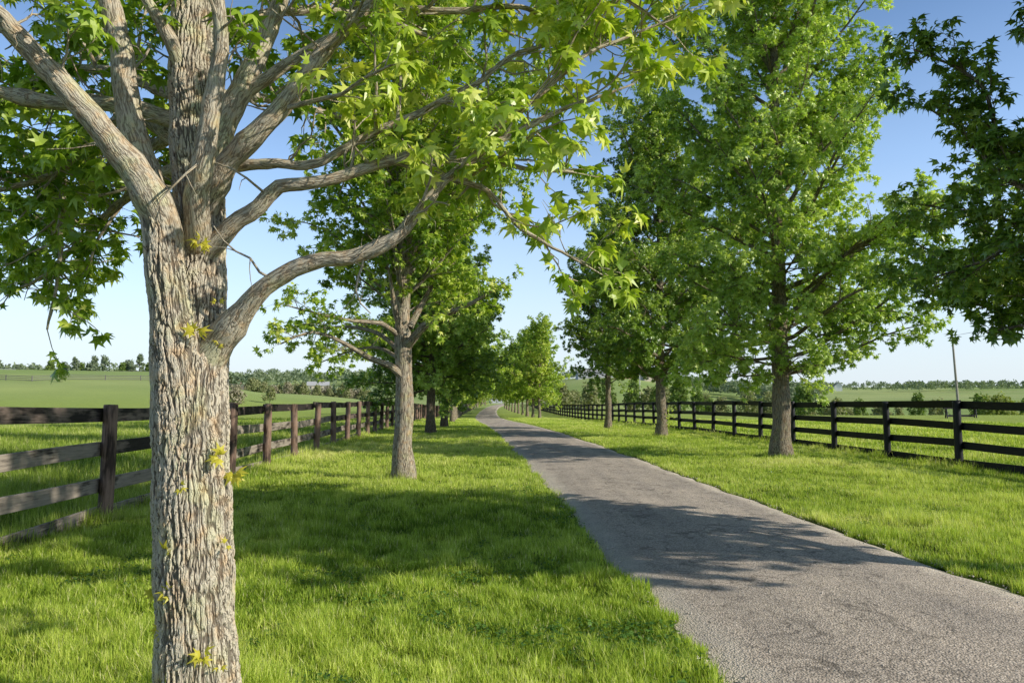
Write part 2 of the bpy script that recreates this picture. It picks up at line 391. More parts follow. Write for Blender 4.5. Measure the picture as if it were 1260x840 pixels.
def ground_material():
    m, nt, out = mat('meadow')
    geo = N(nt, 'ShaderNodeNewGeometry'); pos = geo.outputs['Position']
    def noise(scale, detail=4.0, rough=.55):
        n = N(nt, 'ShaderNodeTexNoise', Scale=scale, Detail=detail, Roughness=rough); nt.links.new(pos, n.inputs['Vector']); return n.outputs[0]
    f1 = ramp(nt, [(.32, (0, 0, 0)), (.68, (1, 1, 1))]); nt.links.new(noise(1.1, 6), f1.inputs[0])
    f2 = ramp(nt, [(.35, (0, 0, 0)), (.65, (1, 1, 1))]); nt.links.new(noise(.035, 3), f2.inputs[0])
    f3 = ramp(nt, [(.40, (0, 0, 0)), (.60, (1, 1, 1))]); nt.links.new(noise(.006, 2), f3.inputs[0])
    f4 = noise(14.0, 5, .7)
    c = mixc(nt, (.25, .36, .05), (.40, .50, .095), f1.outputs[0])
    c = mixc(nt, c, (.40, .47, .13), mth(nt, 'MULTIPLY', f2.outputs[0], .55))
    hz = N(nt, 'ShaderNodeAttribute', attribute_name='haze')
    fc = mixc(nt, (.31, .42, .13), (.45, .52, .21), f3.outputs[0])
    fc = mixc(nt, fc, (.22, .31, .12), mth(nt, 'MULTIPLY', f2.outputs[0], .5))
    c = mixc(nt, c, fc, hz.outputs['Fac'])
    dk = N(nt, 'ShaderNodeMapRange'); nt.links.new(f4, dk.inputs[0]); dk.inputs[1].default_value = .3; dk.inputs[2].default_value = .7; dk.inputs[3].default_value = .65; dk.inputs[4].default_value = 1.2
    comb = N(nt, 'ShaderNodeCombineColor')
    for i in range(3): nt.links.new(dk.outputs[0], comb.inputs[i])
    c = mixc(nt, c, comb.outputs[0], 1.0, 'MULTIPLY')
    soil = N(nt, 'ShaderNodeAttribute', attribute_name='soil')
    c = mixc(nt, c, (.055, .085, .018), soil.outputs['Fac'])
    p = N(nt, 'ShaderNodeBsdfPrincipled', Roughness=.95); p.inputs['Specular IOR Level'].default_value = .05
    nt.links.new(c, p.inputs['Base Color'])
    b = N(nt, 'ShaderNodeBump', Strength=.7, Distance=.12); nt.links.new(noise(5.0, 6, .7), b.inputs['Height']); nt.links.new(b.outputs[0], p.inputs['Normal'])
    nt.links.new(p.outputs[0], out.inputs[0]); return m

def road_material():
    m, nt, out = mat('worn_asphalt')
    geo = N(nt, 'ShaderNodeNewGeometry'); pos = geo.outputs['Position']
    at_ = N(nt, 'ShaderNodeAttribute', attribute_name='across')       # -1 .. 1 across the lane
    def noise(scale, detail=4.0, rough=.6, vec=None):
        n = N(nt, 'ShaderNodeTexNoise', Scale=scale, Detail=detail, Roughness=rough); nt.links.new(vec if vec is not None else pos, n.inputs['Vector']); return n.outputs[0]
    stone = N(nt, 'ShaderNodeTexVoronoi', Scale=64.0); nt.links.new(pos, stone.inputs['Vector'])
    sv = N(nt, 'ShaderNodeSeparateColor'); nt.links.new(stone.outputs['Color'], sv.inputs[0])
    c0 = ramp(nt, [(0, (.24, .205, .17)), (.5, (.58, .50, .415)), (.85, (.76, .665, .56)), (1, (.85, .76, .65))]); nt.links.new(sv.outputs[0], c0.inputs[0])
    c = mixc(nt, c0.outputs[0], (.64, .555, .465), .38)
    gap = ramp(nt, [(.35, (1, 1, 1)), (.75, (.5, .5, .5))]); nt.links.new(stone.outputs['Distance'], gap.inputs[0])
    c = mixc(nt, c, gap.outputs[0], .8, 'MULTIPLY')
    blot = ramp(nt, [(.3, (.82, .82, .83)), (.7, (1.1, 1.09, 1.07))]); nt.links.new(noise(.9, 5), blot.inputs[0])
    c = mixc(nt, c, blot.outputs[0], 1.0, 'MULTIPLY')
    st = noise(1.0, 4, .6, vscale(nt, pos, (2.2, .22, 1)))
    sr = ramp(nt, [(.35, (.84, .84, .85)), (.65, (1.1, 1.09, 1.08))]); nt.links.new(st, sr.inputs[0])
    c = mixc(nt, c, sr.outputs[0], 1.0, 'MULTIPLY')
    # long ragged cracks
    cv = N(nt, 'ShaderNodeTexVoronoi', feature='DISTANCE_TO_EDGE', Scale=1.0)
    wv = nt.nodes.new('ShaderNodeVectorMath'); wv.operation = 'MULTIPLY_ADD'
    nw = N(nt, 'ShaderNodeTexNoise', Scale=4.0, Detail=5.0); nt.links.new(pos, nw.inputs['Vector'])
    nt.links.new(nw.outputs['Color'], wv.inputs[0]); wv.inputs[1].default_value = (.6, .6, 0); nt.links.new(pos, wv.inputs[2])
    nt.links.new(vscale(nt, wv.outputs[0], (1.15, .75, 1)), cv.inputs['Vector'])
    ck = ramp(nt, [(.0, (.35, .34, .33)), (.008, (.55, .55, .55)), (.018, (1, 1, 1))]); nt.links.new(cv.outputs['Distance'], ck.inputs[0])
    msk = ramp(nt, [(.44, (0, 0, 0)), (.66, (.6,) * 3)]); nt.links.new(noise(.55, 3), msk.inputs[0])
    c = mixc(nt, c, mixc(nt, c, ck.outputs[0], 1.0, 'MULTIPLY'), msk.outputs[0])
    cv2 = N(nt, 'ShaderNodeTexVoronoi', feature='DISTANCE_TO_EDGE', Scale=1.0); nt.links.new(vscale(nt, wv.outputs[0], (4.2, 2.4, 1)), cv2.inputs['Vector'])
    ck2 = ramp(nt, [(.0, (.35,) * 3), (.03, (.6,) * 3), (.07, (1, 1, 1))]); nt.links.new(cv2.outputs['Distance'], ck2.inputs[0])
    mk2 = ramp(nt, [(.46, (0, 0, 0)), (.60, (.9,) * 3)]); nt.links.new(noise(1.3, 5, .7), mk2.inputs[0])
    c = mixc(nt, c, mixc(nt, c, ck2.outputs[0], 1.0, 'MULTIPLY'), mk2.outputs[0])
    # pale gravelly margins
    e = mth(nt, 'ADD', mth(nt, 'ABSOLUTE', at_.outputs['Fac']), mth(nt, 'MULTIPLY', mth(nt, 'SUBTRACT', noise(2.6, 5), .5), .28))
    er = ramp(nt, [(.74, (0, 0, 0)), (.92, (1, 1, 1))]); nt.links.new(e, er.inputs[0])
    c = mixc(nt, c, mixc(nt, c, (.74, .665, .55), .72), er.outputs[0])
    p = N(nt, 'ShaderNodeBsdfPrincipled', Roughness=.82); p.inputs['Specular IOR Level'].default_value = .3
    nt.links.new(c, p.inputs['Base Color'])
    hh = mth(nt, 'ADD', mth(nt, 'MULTIPLY', stone.outputs['Distance'], -.8), mth(nt, 'ADD', mth(nt, 'MULTIPLY', sv.outputs[1], .5), noise(26, 4, .7)))
    b = N(nt, 'ShaderNodeBump', Strength=.85, Distance=.010); nt.links.new(hh, b.inputs['Height']); nt.links.new(b.outputs[0], p.inputs['Normal'])
    nt.links.new(p.outputs[0], out.inputs[0]); return m

def wood_material(name, dark, lite, amount, grain=(3, 40, 40), rough=.75):
    """old creosoted boards: dark stain worn away in patches"""
    m, nt, out = mat(name)
    tc = N(nt, 'ShaderNodeAttribute', attribute_name='grain')
    oi = N(nt, 'ShaderNodeObjectInfo')
    add = nt.nodes.new('ShaderNodeVectorMath'); add.operation = 'ADD'; nt.links.new(tc.outputs['Vector'], add.inputs[0])
    sc3 = nt.nodes.new('ShaderNodeVectorMath'); sc3.operation = 'SCALE'; sc3.inputs[0].default_value = (37, 19, 53); nt.links.new(oi.outputs['Random'], sc3.inputs[3]); nt.links.new(sc3.outputs[0], add.inputs[1])
    v = add.outputs[0]
    g = N(nt, 'ShaderNodeTexNoise', Scale=1.0, Detail=5.0, Roughness=.65); nt.links.new(vscale(nt, v, grain), g.inputs['Vector'])
    w = N(nt, 'ShaderNodeTexNoise', Scale=1.0, Detail=4.0); nt.links.new(vscale(nt, v, (2.2, 5.5, 5.5)), w.inputs['Vector'])
    wear = mth(nt, 'ADD', mth(nt, 'MULTIPLY', w.outputs[0], .7), mth(nt, 'ADD', mth(nt, 'MULTIPLY', g.outputs[0], .3), mth(nt, 'MULTIPLY', oi.outputs['Random'], .10)))
    f = ramp(nt, [(amount, (0, 0, 0)), (amount + .12, (1, 1, 1))]); nt.links.new(wear, f.inputs[0])
    lr = ramp(nt, [(.25, tuple(.5 * x for x in lite)), (.7, lite)]); nt.links.new(g.outputs[0], lr.inputs[0])
    dr = ramp(nt, [(.25, tuple(.55 * x for x in dark)), (.75, tuple(1.7 * x for x in dark))]); nt.links.new(g.outputs[0], dr.inputs[0])
    c = mixc(nt, dr.outputs[0], lr.outputs[0], f.outputs[0])
    p = N(nt, 'ShaderNodeBsdfPrincipled', Roughness=rough); p.inputs['Specular IOR Level'].default_value = .25
    nt.links.new(c, p.inputs['Base Color'])
    b = N(nt, 'ShaderNodeBump', Strength=.5, Distance=.006); nt.links.new(g.outputs[0], b.inputs['Height']); nt.links.new(b.outputs[0], p.inputs['Normal'])
    nt.links.new(p.outputs[0], out.inputs[0]); return m
BOARD_WORN = wood_material('board_worn', (.026, .021, .019), (.26, .20, .165), .55)
BOARD_BARE = wood_material('board_bare', (.050, .040, .033), (.36, .31, .255), .44)
POST_WORN = wood_material('post_worn', (.050, .033, .025), (.30, .20, .15), .45)
BOARD_BLACK = wood_material('board_black', (.010, .010, .011), (.05, .045, .042), .66, rough=.6)
POST_BLACK = wood_material('post_black', (.012, .012, .014), (.07, .065, .065), .62, rough=.5)

def plain(name, col, rough=.8, var=.15, scale=3.0):
    m, nt, out = mat(name)
    tc = N(nt, 'ShaderNodeTexCoord'); n = N(nt, 'ShaderNodeTexNoise', Scale=scale, Detail=4.0); nt.links.new(tc.outputs['Object'], n.inputs['Vector'])
    r = ramp(nt, [(.3, tuple(x * (1 - var) for x in col)), (.7, tuple(min(1, x * (1 + var)) for x in col))]); nt.links.new(n.outputs[0], r.inputs[0])
    p = N(nt, 'ShaderNodeBsdfPrincipled', Roughness=rough); nt.links.new(r.outputs[0], p.inputs['Base Color']); nt.links.new(p.outputs[0], out.inputs[0]); return m
M_WHITE = plain('siding_white', (.74, .74, .72)); M_ROOF = plain('roof_grey', (.42, .43, .45)); M_RED = plain('siding_red', (.34, .16, .12))
M_TAN = plain('siding_tan', (.50, .44, .37)); M_DARKROOF = plain('roof_dark', (.17, .17, .19)); M_GLASS = plain('window_dark', (.05, .06, .07), .2)
M_POLE = plain('pole_weathered', (.30, .275, .25), .85); M_PALEPOLE = plain('pole_pale', (.62, .62, .58), .6); M_GREY = plain('siding_grey', (.40, .41, .45))
M_NEST = plain('dead_twig_brown', (.17, .095, .06), .9)

# ------------------------------------------------------------------ ground, road
def build_ground():
    na = 900
    rad = np.concatenate([[0.0], np.geomspace(.6, 6000, 330)])
    # keep the angles finer ahead
    t = np.linspace(0, 2 * PI, na, endpoint=False); th = t - .42 * np.sin(t)
    X = rad[:, None] * np.sin(th)[None]; Y = rad[:, None] * np.cos(th)[None]
    Z = ground(X, Y)
    V = np.stack([X, Y, Z], -1).reshape(-1, 3)
    i = (np.arange(len(rad) - 1) * na)[:, None]; j = np.arange(na)[None]; k = (j + 1) % na
    Q = np.stack([i + j, i + k, i + na + k, i + na + j], -1).reshape(-1, 4)[:, ::-1]
    Q = Q[na:]; tri = np.stack([np.zeros(na, int), na + k[0], na + j[0]], -1)
    r = np.hypot(V[:, 0], V[:, 1]); l = V[:, 0] + SL * V[:, 1]
    haze = sstep(60, 260, r)  # far fields paler: distance haze mixed into their colour
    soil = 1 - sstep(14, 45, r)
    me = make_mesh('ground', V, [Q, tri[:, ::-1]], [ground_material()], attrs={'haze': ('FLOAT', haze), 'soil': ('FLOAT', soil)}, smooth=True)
    tag(link('ground', me), kind='structure')
build_ground()

RW = 1.68
def edge_wobble(s, side): return (vnoise(np.asarray(s) * 1.7 + side * 50, np.full(np.shape(s), side * 3.3)) - .5) * .16 + (vnoise(np.asarray(s) * .25 + side * 9, np.full(np.shape(s), 7.7)) - .5) * .18
def build_road():
    s = np.concatenate([np.arange(-30, 40, .25), np.arange(40, 340, 1.0)])
    m = 15; a = np.linspace(-1, 1, m)
    c = road_c(s); wl = RW + edge_wobble(s, 1); wr = RW + edge_wobble(s, 2)
    w = np.where(a[None] < 0, wl[:, None], wr[:, None])
    L = c[:, None] + a[None] * w
    X = L - SL * s[:, None]; Y = np.repeat(s[:, None], m, 1)
    Xc = (c - SL * s)[:, None]; 
    Z = ground(Xc, s[:, None]) + .035 + .03 * (1 - a[None] ** 2) - np.where(np.abs(a)[None] > .99, .05, 0)
    V = np.stack([X, Y, Z], -1).reshape(-1, 3)
    i = (np.arange(len(s) - 1) * m)[:, None]; j = np.arange(m - 1)[None]
    Q = np.stack([i + j, i + j + 1, i + m + j + 1, i + m + j], -1).reshape(-1, 4)
    me = make_mesh('road', V, [Q], [road_material()], attrs={'across': ('FLOAT', np.repeat(a[None], len(s), 0).ravel())}, smooth=True)
    tag(link('road', me), kind='structure')
build_road()

# ------------------------------------------------------------------ grass
def blades_mesh(name, x, y, z, h, w, tint, mat_, near, lean=.45):
    n = len(x); az = rng.random(n) * 2 * PI
    sx, sy = np.cos(az), np.sin(az)
    la = az + PI / 2 + rng.normal(size=n) * .5; lm = np.abs(rng.normal(size=n)) * lean * h
    lx, ly = np.cos(la) * lm, np.sin(la) * lm
    base = np.stack([x, y, z], -1); side = np.stack([sx, sy, np.zeros(n)], -1) * (w / 2)[:, None]
    leanv = np.stack([lx, ly, np.zeros(n)], -1); up = np.zeros((n, 3)); up[:, 2] = h
    if near:
        mid = base + up * .58 + leanv * .3
        tip = base + up + leanv
        V = np.stack([base - side, base + side, mid + side * .8, mid - side * .8, tip], 1).reshape(-1, 3)
        k = np.arange(n)[:, None] * 5
        polys = [k + np.array([[0, 1, 2, 3]]), k + np.array([[3, 2, 4]])]
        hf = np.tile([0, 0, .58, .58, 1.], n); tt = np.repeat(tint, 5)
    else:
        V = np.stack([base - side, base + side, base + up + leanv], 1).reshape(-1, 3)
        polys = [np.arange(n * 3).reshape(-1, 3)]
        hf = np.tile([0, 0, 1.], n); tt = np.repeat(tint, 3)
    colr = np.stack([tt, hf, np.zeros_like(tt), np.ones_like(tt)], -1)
    me = make_mesh(name, V, polys, [mat_], attrs={'blade': ('FLOAT_COLOR', colr)})
    return tag(link(name, me), kind='stuff')

def scatter(l0, l1, s0, s1, rho, ref=6.0, power=1.6, extra=1.5):
    """points in an avenue strip, thinning with distance; only where the view cone (widened) reaches"""
    ss = np.linspace(s0, s1, 400); den = rho * np.minimum(1, (ref / np.maximum(ss, .1)) ** power)
    cdf = np.concatenate([[0], np.cumsum((den[1:] + den[:-1]) / 2 * np.diff(ss))])
    n = int(cdf[-1] * (l1 - l0))
    s = np.interp(rng.random(n) * cdf[-1], cdf, ss); l = l0 + (l1 - l0) * rng.random(n)
    x, y = XY(l, s); ok = np.abs(x) < .70 * y + extra
    return x[ok], y[ok], l[ok], s[ok]

trees_xy = []          # filled with trunk bases for the longer grass round them
L1 = (-1.585, 3.854); L2 = (-2.24, 16.06); R0 = (8.25, 6.39); R1 = (7.64, 22.0); R2 = (6.62, 34.2); R3 = (5.35, 43.0)
for p in (L1, L2, R1, R2, R3): trees_xy.append(p)

def lawn(name, l0, l1, s0, s1, rho, h0, mat_, near, power=1.6, tall=False, fence=None, road_side=0, wmul=1.0):
    x, y, l, s = scatter(l0, l1, s0, s1, rho, power=power)
    rc = road_c(s)
    lim = RW - .03 + edge_wobble(s, 1 if road_side < 0 else 2) * 1.0 + (fbm(x * 5, y * 5, 3) - .5) * .34 - .02
    ok = np.abs(l - rc) > lim if road_side else np.ones(len(x), bool)
    # ragged coverage: thinner tufts
    tuft = fbm(x / .35 + 3, y / .35 + 8, 2)
    ok &= rng.random(len(x)) < np.clip(.25 + 1.5 * tuft, 0, 1)
    x, y, l, s, tuft = x[ok], y[ok], l[ok], s[ok], tuft[ok]
    patch = fbm(x / 1.8 + 30, y / 1.8 + 2, 3); big = fbm(x / 6 + 11, y / 9, 2)
    cl_ = vnoise(x / .13 + 9, y / .13 + 4)
    h = h0 * 1.0 * (.5 + .8 * rng.random(len(x))) * (.4 + 1.25 * tuft) * (.6 + .8 * patch) * (.7 + .6 * cl_)
    boost = np.ones(len(x))
    if fence is not None:
        boost += (1.2 if fence is lf else .9) * np.exp(-((l - fence(s)) / .55) ** 2) * (.3 + 1.1 * fbm(x / .6, y / .6, 2))
    if fence is lf: boost *= 1 - .55 * np.exp(-((l + 4.75) / .35) ** 2) * (1 - sstep(9, 16, s))
    for (tx, ty) in trees_xy:
        boost += 1.5 * np.exp(-(np.hypot(x - tx, y - ty) / .48) ** 2)
    h = h * boost
    w = (.0048 + .00072 * np.maximum(s - 4, 0)) * (.7 + .6 * rng.random(len(x))) * wmul
    tint = np.clip(.42 + (patch - .5) * .9 + (big - .5) * .5 + (cl_ - .5) * .35 + rng.normal(size=len(x)) * .18 - .10 * (boost - 1), 0, .9)
    dry = rng.random(len(x)) < .05; tint[dry] = .9 + .1 * rng.random(dry.sum())
    blades_mesh(name, x, y, ground(x, y) - .005, h, w, tint, mat_, near)

lf = lambda s: np.full(np.shape(s), -4.95)
lawn('verge_grass', -4.95, 1.7, 2.6, 9.0, 10500, .09, GRASS, True, road_side=-1, fence=lf)
lawn('verge_grass', -4.95, 1.7, 9.0, 90, 9000, .09, GRASS, False, road_side=-1, fence=lf)
lawn('verge_grass', 4.55, 12.3, 5.5, 95, 8500, .088, GRASS, False, road_side=1, fence=fence_r_l)
lawn('pasture_grass', -26, -4.95, 5, 80, 3000, .19, GRASS_TALL, False, wmul=1.2)
lawn('pasture_grass', 12.3, 40, 14, 80, 2600, .12, GRASS, False, fence=fence_r_l, wmul=1.5)

def clover():
    x, y, l, s = scatter(-4.7, 1.5, 2.8, 22, 900)
    x2, y2, l2, s2 = scatter(5.1, 12, 6, 30, 500)
    x = np.concatenate([x, x2]); y = np.concatenate([y, y2]); n0 = len(x)
    ok = (fbm(x / .9 + 70, y / .9 + 5, 3) > .57); x, y = x[ok], y[ok]; n = len(x)
    lv = Leaves(); z = ground(x, y) + .03 + .05 * rng.random(n)
    lv.p = np.stack([x, y, z], -1); a = rng.random(n) * 2 * PI; lv.d = np.stack([np.cos(a), np.sin(a), .15 * rng.normal(size=n)], -1)
    lv.n = np.array([0, 0, 1.]) + rng.normal(size=(n, 3)) * .35; lv.s = .018 + .022 * rng.random(n); lv.t = rng.random(n)
    V, Q, T = lv.data(kite_leaf())
    tag(link('clover', make_mesh('clover', V, [Q], [LEAF_CLOVER], attrs={'tint': ('FLOAT', T)})), kind='stuff')
LEAF_CLOVER = leaf_material('clover_green', [(0, (.06, .15, .03)), (1, (.16, .30, .06))], .3)
clover()
def gravel():
    """loose grit lying along the crumbled road margins"""
    n = 2600; s_ = 3 + 26 * rng.random(n) ** 1.6; side = np.where(rng.random(n) < .6, -1, 1)
    off = np.where(rng.random(n) < .85, RW - np.abs(rng.normal(size=n)) * .16, RW * rng.random(n))
    l = road_c(s_) + side * off; x, y = XY(l, s_); xc, _ = XY(road_c(s_), s_)
    z = ground(xc, y) + .035 + .03 * (1 - (off / RW) ** 2)
    o = np.array([[1, 0, 0], [0, 1, 0], [-1, 0, 0], [0, -1, 0], [0, 0, .7], [0, 0, -.7]], float)
    V = np.stack([x, y, z + .003], -1)[:, None] + o[None] * (.004 + .009 * rng.random((n, 1, 1)) ** 2) * (.6 + .8 * rng.random((n, 6, 1)))
    f = np.array([[0, 1, 4], [1, 2, 4], [2, 3, 4], [3, 0, 4], [1, 0, 5], [2, 1, 5], [3, 2, 5], [0, 3, 5]])
    tag(link('gravel', make_mesh('gravel', V.reshape(-1, 3), [((np.arange(n) * 6)[:, None, None] + f[None]).reshape(-1, 3)], [plain('grit', (.46, .41, .35), .9, .3, 40.)])), kind='stuff')

gravel()
# ------------------------------------------------------------------ fences
def post_mesh(mat_, r=.095, h=1.56, top=.0):
    tb = Tubes(); zs = np.array([-.25, 0, .3, .6, .9, 1.2, h - .02, h]); rr = r * np.array([1.04, 1.03, 1.01, 1, .99, .98, .97, .90])
    P = np.zeros((len(zs), 3)); P[:, 2] = zs; P[:, 0] = .006 * np.sin(zs * 3); tb.add(P, rr, 14, close=True, s0=0)
    V, Q, T, B = tb.data(); V = V.copy(); V[-1, 2] = h + .004
    g = np.stack([V[:, 2], V[:, 0], V[:, 1]], -1)
    me = make_mesh('post', V, [Q, T], [mat_], attrs={'grain': ('FLOAT_VECTOR', g)}, smooth=False); 
    me.polygons.foreach_set('use_smooth', np.concatenate([np.ones(len(Q), bool), np.zeros(len(T), bool)])); return me

def board_geo(p0, p1, nrm, hh=.19, th=.035, sag=.0, n=4):
    """a plank between two points; nrm points to its outer face"""
    p0 = np.asarray(p0, float); p1 = np.asarray(p1, float); t = np.linspace(0, 1, n)
    C = p0[None] + (p1 - p0)[None] * t[:, None]; C[:, 2] += -sag * np.sin(t * PI) + rng.normal(size=n) * .004
    nr = np.array([nrm[0], nrm[1], 0]); b = .006; ring = []
    for (dz, dn) in ((-hh / 2, b), (-hh / 2 + b, 0), (hh / 2 - b, 0), (hh / 2, b), (hh / 2, th - b), (hh / 2 - b, th), (-hh / 2 + b, th), (-hh / 2, th - b)):
        ring.append(C + nr[None] * dn + np.array([0, 0, dz])[None])
    V = np.stack(ring, 1).reshape(-1, 3); k = 8
    i = (np.arange(n - 1) * k)[:, None]; j = np.arange(k)[None]; jj = (j + 1) % k
    Q = np.stack([i + j, i + jj, i + k + jj, i + k + j], -1).reshape(-1, 4)
    caps = np.array([list(range(k))[::-1], [(n - 1) * k + q for q in range(k)]])
    L = np.linalg.norm(p1 - p0); g = np.zeros((len(V), 3)); g[:, 0] = np.repeat(t * L, k); g[:, 2] = V[:, 2] - C.repeat(k, 0)[:, 2]; g[:, 1] = np.tile([0, 0, 0, 0, th, th, th, th], n) + rng.random() * 9
    return V, Q, caps, g

def build_fence(name, label, lfun, sgn, posts, z_r, mats, post_m, max_boards=100, post_h=1.56):
    """sgn: side of the posts (in avenue l) where the boards are nailed; posts: s values"""
    root = thing(name, label, 'fence', (0, 0, 0))
    xs, ys = XY(lfun(posts), posts); zs = ground(xs, ys)
    pm = post_mesh(post_m, h=post_h)
    for k in range(len(posts)):
        o = link('post', pm, root); o.location = (xs[k], ys[k], zs[k] + rng.normal() * .012)
        o.rotation_euler = (rng.normal() * .02, rng.normal() * .02, rng.random() * 6)
        if k >= 100: break
    # boards span two bays; joints staggered
    items = []
    for ri, zr in enumerate(z_r):
        k = -(ri % 2)
        while k < len(posts) - 1:
            a, b = max(k, 0), min(k + 2, len(posts) - 1)
            items.append((posts[a], a, b, zr, ri)); k += 2
    items.sort(key=lambda q: q[0])
    rest = [[], [], [], [], 0]
    for idx, (s, a, b, zr, ri) in enumerate(items):
        d = np.array([xs[b] - xs[a], ys[b] - ys[a]]); d /= np.linalg.norm(d)
        nr = np.array([d[1], -d[0]]) * sgn            # towards +l for sgn=1
        off = nr * .085
        g = .012
        p0 = np.array([xs[a] + off[0] + d[0] * g, ys[a] + off[1] + d[1] * g, zs[a] + zr + rng.normal() * .019])
        p1 = np.array([xs[b] + off[0] - d[0] * g, ys[b] + off[1] - d[1] * g, zs[b] + zr + rng.normal() * .019])
        V, Q, caps, gr = board_geo(p0, p1, nr, n=5, sag=.012 * rng.random())
        if idx < max_boards:
            m_ = mats[1] if (ri in (2, 3) and rng.random() < .9) or (ri == 1 and rng.random() < .5) else mats[0]
            link('rail', make_mesh('rail', V, [Q, caps], [m_], attrs={'grain': ('FLOAT_VECTOR', gr)}), root)
        else:
            n = rest[4]; rest[0].append(V); rest[1].append(Q + n); rest[2].append(caps + n); rest[3].append(gr); rest[4] += len(V)
    if rest[4]:
        o = link('rail', make_mesh('rail', np.concatenate(rest[0]), [np.concatenate(rest[1]), np.concatenate(rest[2])], [mats[0]], attrs={'grain': ('FLOAT_VECTOR', np.concatenate(rest[3]))}), root)
        o['kind'] = 'stuff'
    if len(posts) > 101:
        pass
    return root

ZR = (1.45, .965, .51, .085)
pl = 10.57 + 2.74 * np.arange(-3, 86)
build_fence('plank_fence', 'weathered brown four board fence with worn patchy stain beside the thick forked tree', lambda s: -4.95 + .3 * sstep(15, 35, s) + bend(s), -1, pl, ZR, (BOARD_WORN, BOARD_BARE), POST_WORN)
pr = 19.5 + 3.33 * np.arange(-4, 66)
build_fence('plank_fence', 'uniformly black four board fence across the road, with mown field behind it', fence_r_l, 1, pr, (1.605, 1.08, .62, .16), (BOARD_BLACK, BOARD_BLACK), POST_BLACK, post_h=1.68)

# ------------------------------------------------------------------ trees
def profile(u):
    return np.clip((u + .05) / .13, .55, 1) * np.clip(1 - u, 0.0, 1) ** .72

def gen_tree(seed, H=13., R=4.3, zb=2.3, n_limb=44, rb=.25, size=.13, leaf=None, bark=BARK_ROW, template=None, low_elev=8, lean=(0, 0),
             spacing=.22, sub_len=(.55, 1.6), tw_sp=.14, n_tip=7, n_along=6, trunk_wob=.05, tint=.5, fork=False, sides=14, droop=.55, skip=.0, guided=None, zcut=None):
    global rng
    keep = rng; rng = np.random.default_rng(seed)
    wood = Tubes(); tw = Tubes(); lv = Leaves()
    nz = 26; z = np.linspace(-.25, H * .96, nz); u = np.clip(z / H, 0, 1)
    r = rb * (1 - u) ** .85 * .92 + .012 + rb * .55 * np.exp(-np.clip(z, 0, 9) / .26)
    wx = np.cumsum(rng.normal(size=nz)) * trunk_wob * .4 + lean[0] * u * H; wy = np.cumsum(rng.normal(size=nz)) * trunk_wob * .4 + lean[1] * u * H
    wx -= wx[1]; wy -= wy[1]
    TP = np.stack([wx, wy, z], -1)
    PP = catmull(np.concatenate([TP, r[:, None]], 1), .22)
    wood.add(PP[:, :3], PP[:, 3] * (1 + .05 * np.sin(PP[:, 2] * 5)), sides, s0=0)
    az = rng.random() * 6
    for k in range(n_limb):
        q = (k + rng.random() * .8) / n_limb; zz = zb + (H * .95 - zb) * q ** 1.3; uu = (zz - zb) / (H - zb)
        az += 2.4 + rng.normal() * .25
        if rng.random() < skip: continue
        e = math.radians(low_elev + (52 - low_elev) * uu ** .8 + rng.normal() * 10)
        ln = R * float(profile(uu)) * (.55 + .5 * rng.random()) * (.66 + .66 * float(vnoise(math.cos(az) * 1.6 + seed, math.sin(az) * 1.6 + uu * 3.2))) / max(.55, math.cos(e)) + .25
        c0 = np.array([np.interp(zz, z, wx), np.interp(zz, z, wy), zz]); rr = float(np.interp(zz, z, r))
        d = np.array([math.cos(az) * math.cos(e), math.sin(az) * math.cos(e), math.sin(e)])
        up = np.linspace(.16, -.14 if uu < .35 else .06, 7)
        P = [c0]; dd = d
        for i in range(7):
            dd = unit(dd + rv(.07) + np.array([0, 0, up[i]])); P.append(P[-1] + dd * ln / 7)
        P = np.array(P); LR = np.linspace(1, .16, 8) ** .9 * min(rr * .5, .008 + .0125 * ln)
        wood.add(P, LR, 6)
        leafy_limb(wood, tw, lv, P, LR, .16 if uu > .1 else .22, spacing, sub_len, tw_sp, (.15, .45), size, n_tip, n_along, droop, tint + .1 * (uu - .4) + rng.normal() * .12, 4)
    for (gp, r0, r1, kw) in (guided or []):
        P = catmull(np.array(gp, float), .25); LR = np.linspace(r0, r1, len(P)); wood.add(P, LR, 7)
        leafy_limb(wood, tw, lv, P, LR, **kw)
    t_me = wood.mesh('trunk', bark)
    c_me = crown_mesh('crown', lv, tw, leaf or LEAF_MID, bark, template or star_leaf())
    rng = keep
    return t_me, c_me

def plant_tree(name, label, meshes, x, y, rz=0, s=1.0, group=None, cat='tree'):
    t = thing(name, label, cat, (x, y, gz(x, y) - .02), rz, group, s)
    link('trunk', meshes[0], t); link('crown', meshes[1], t); return t

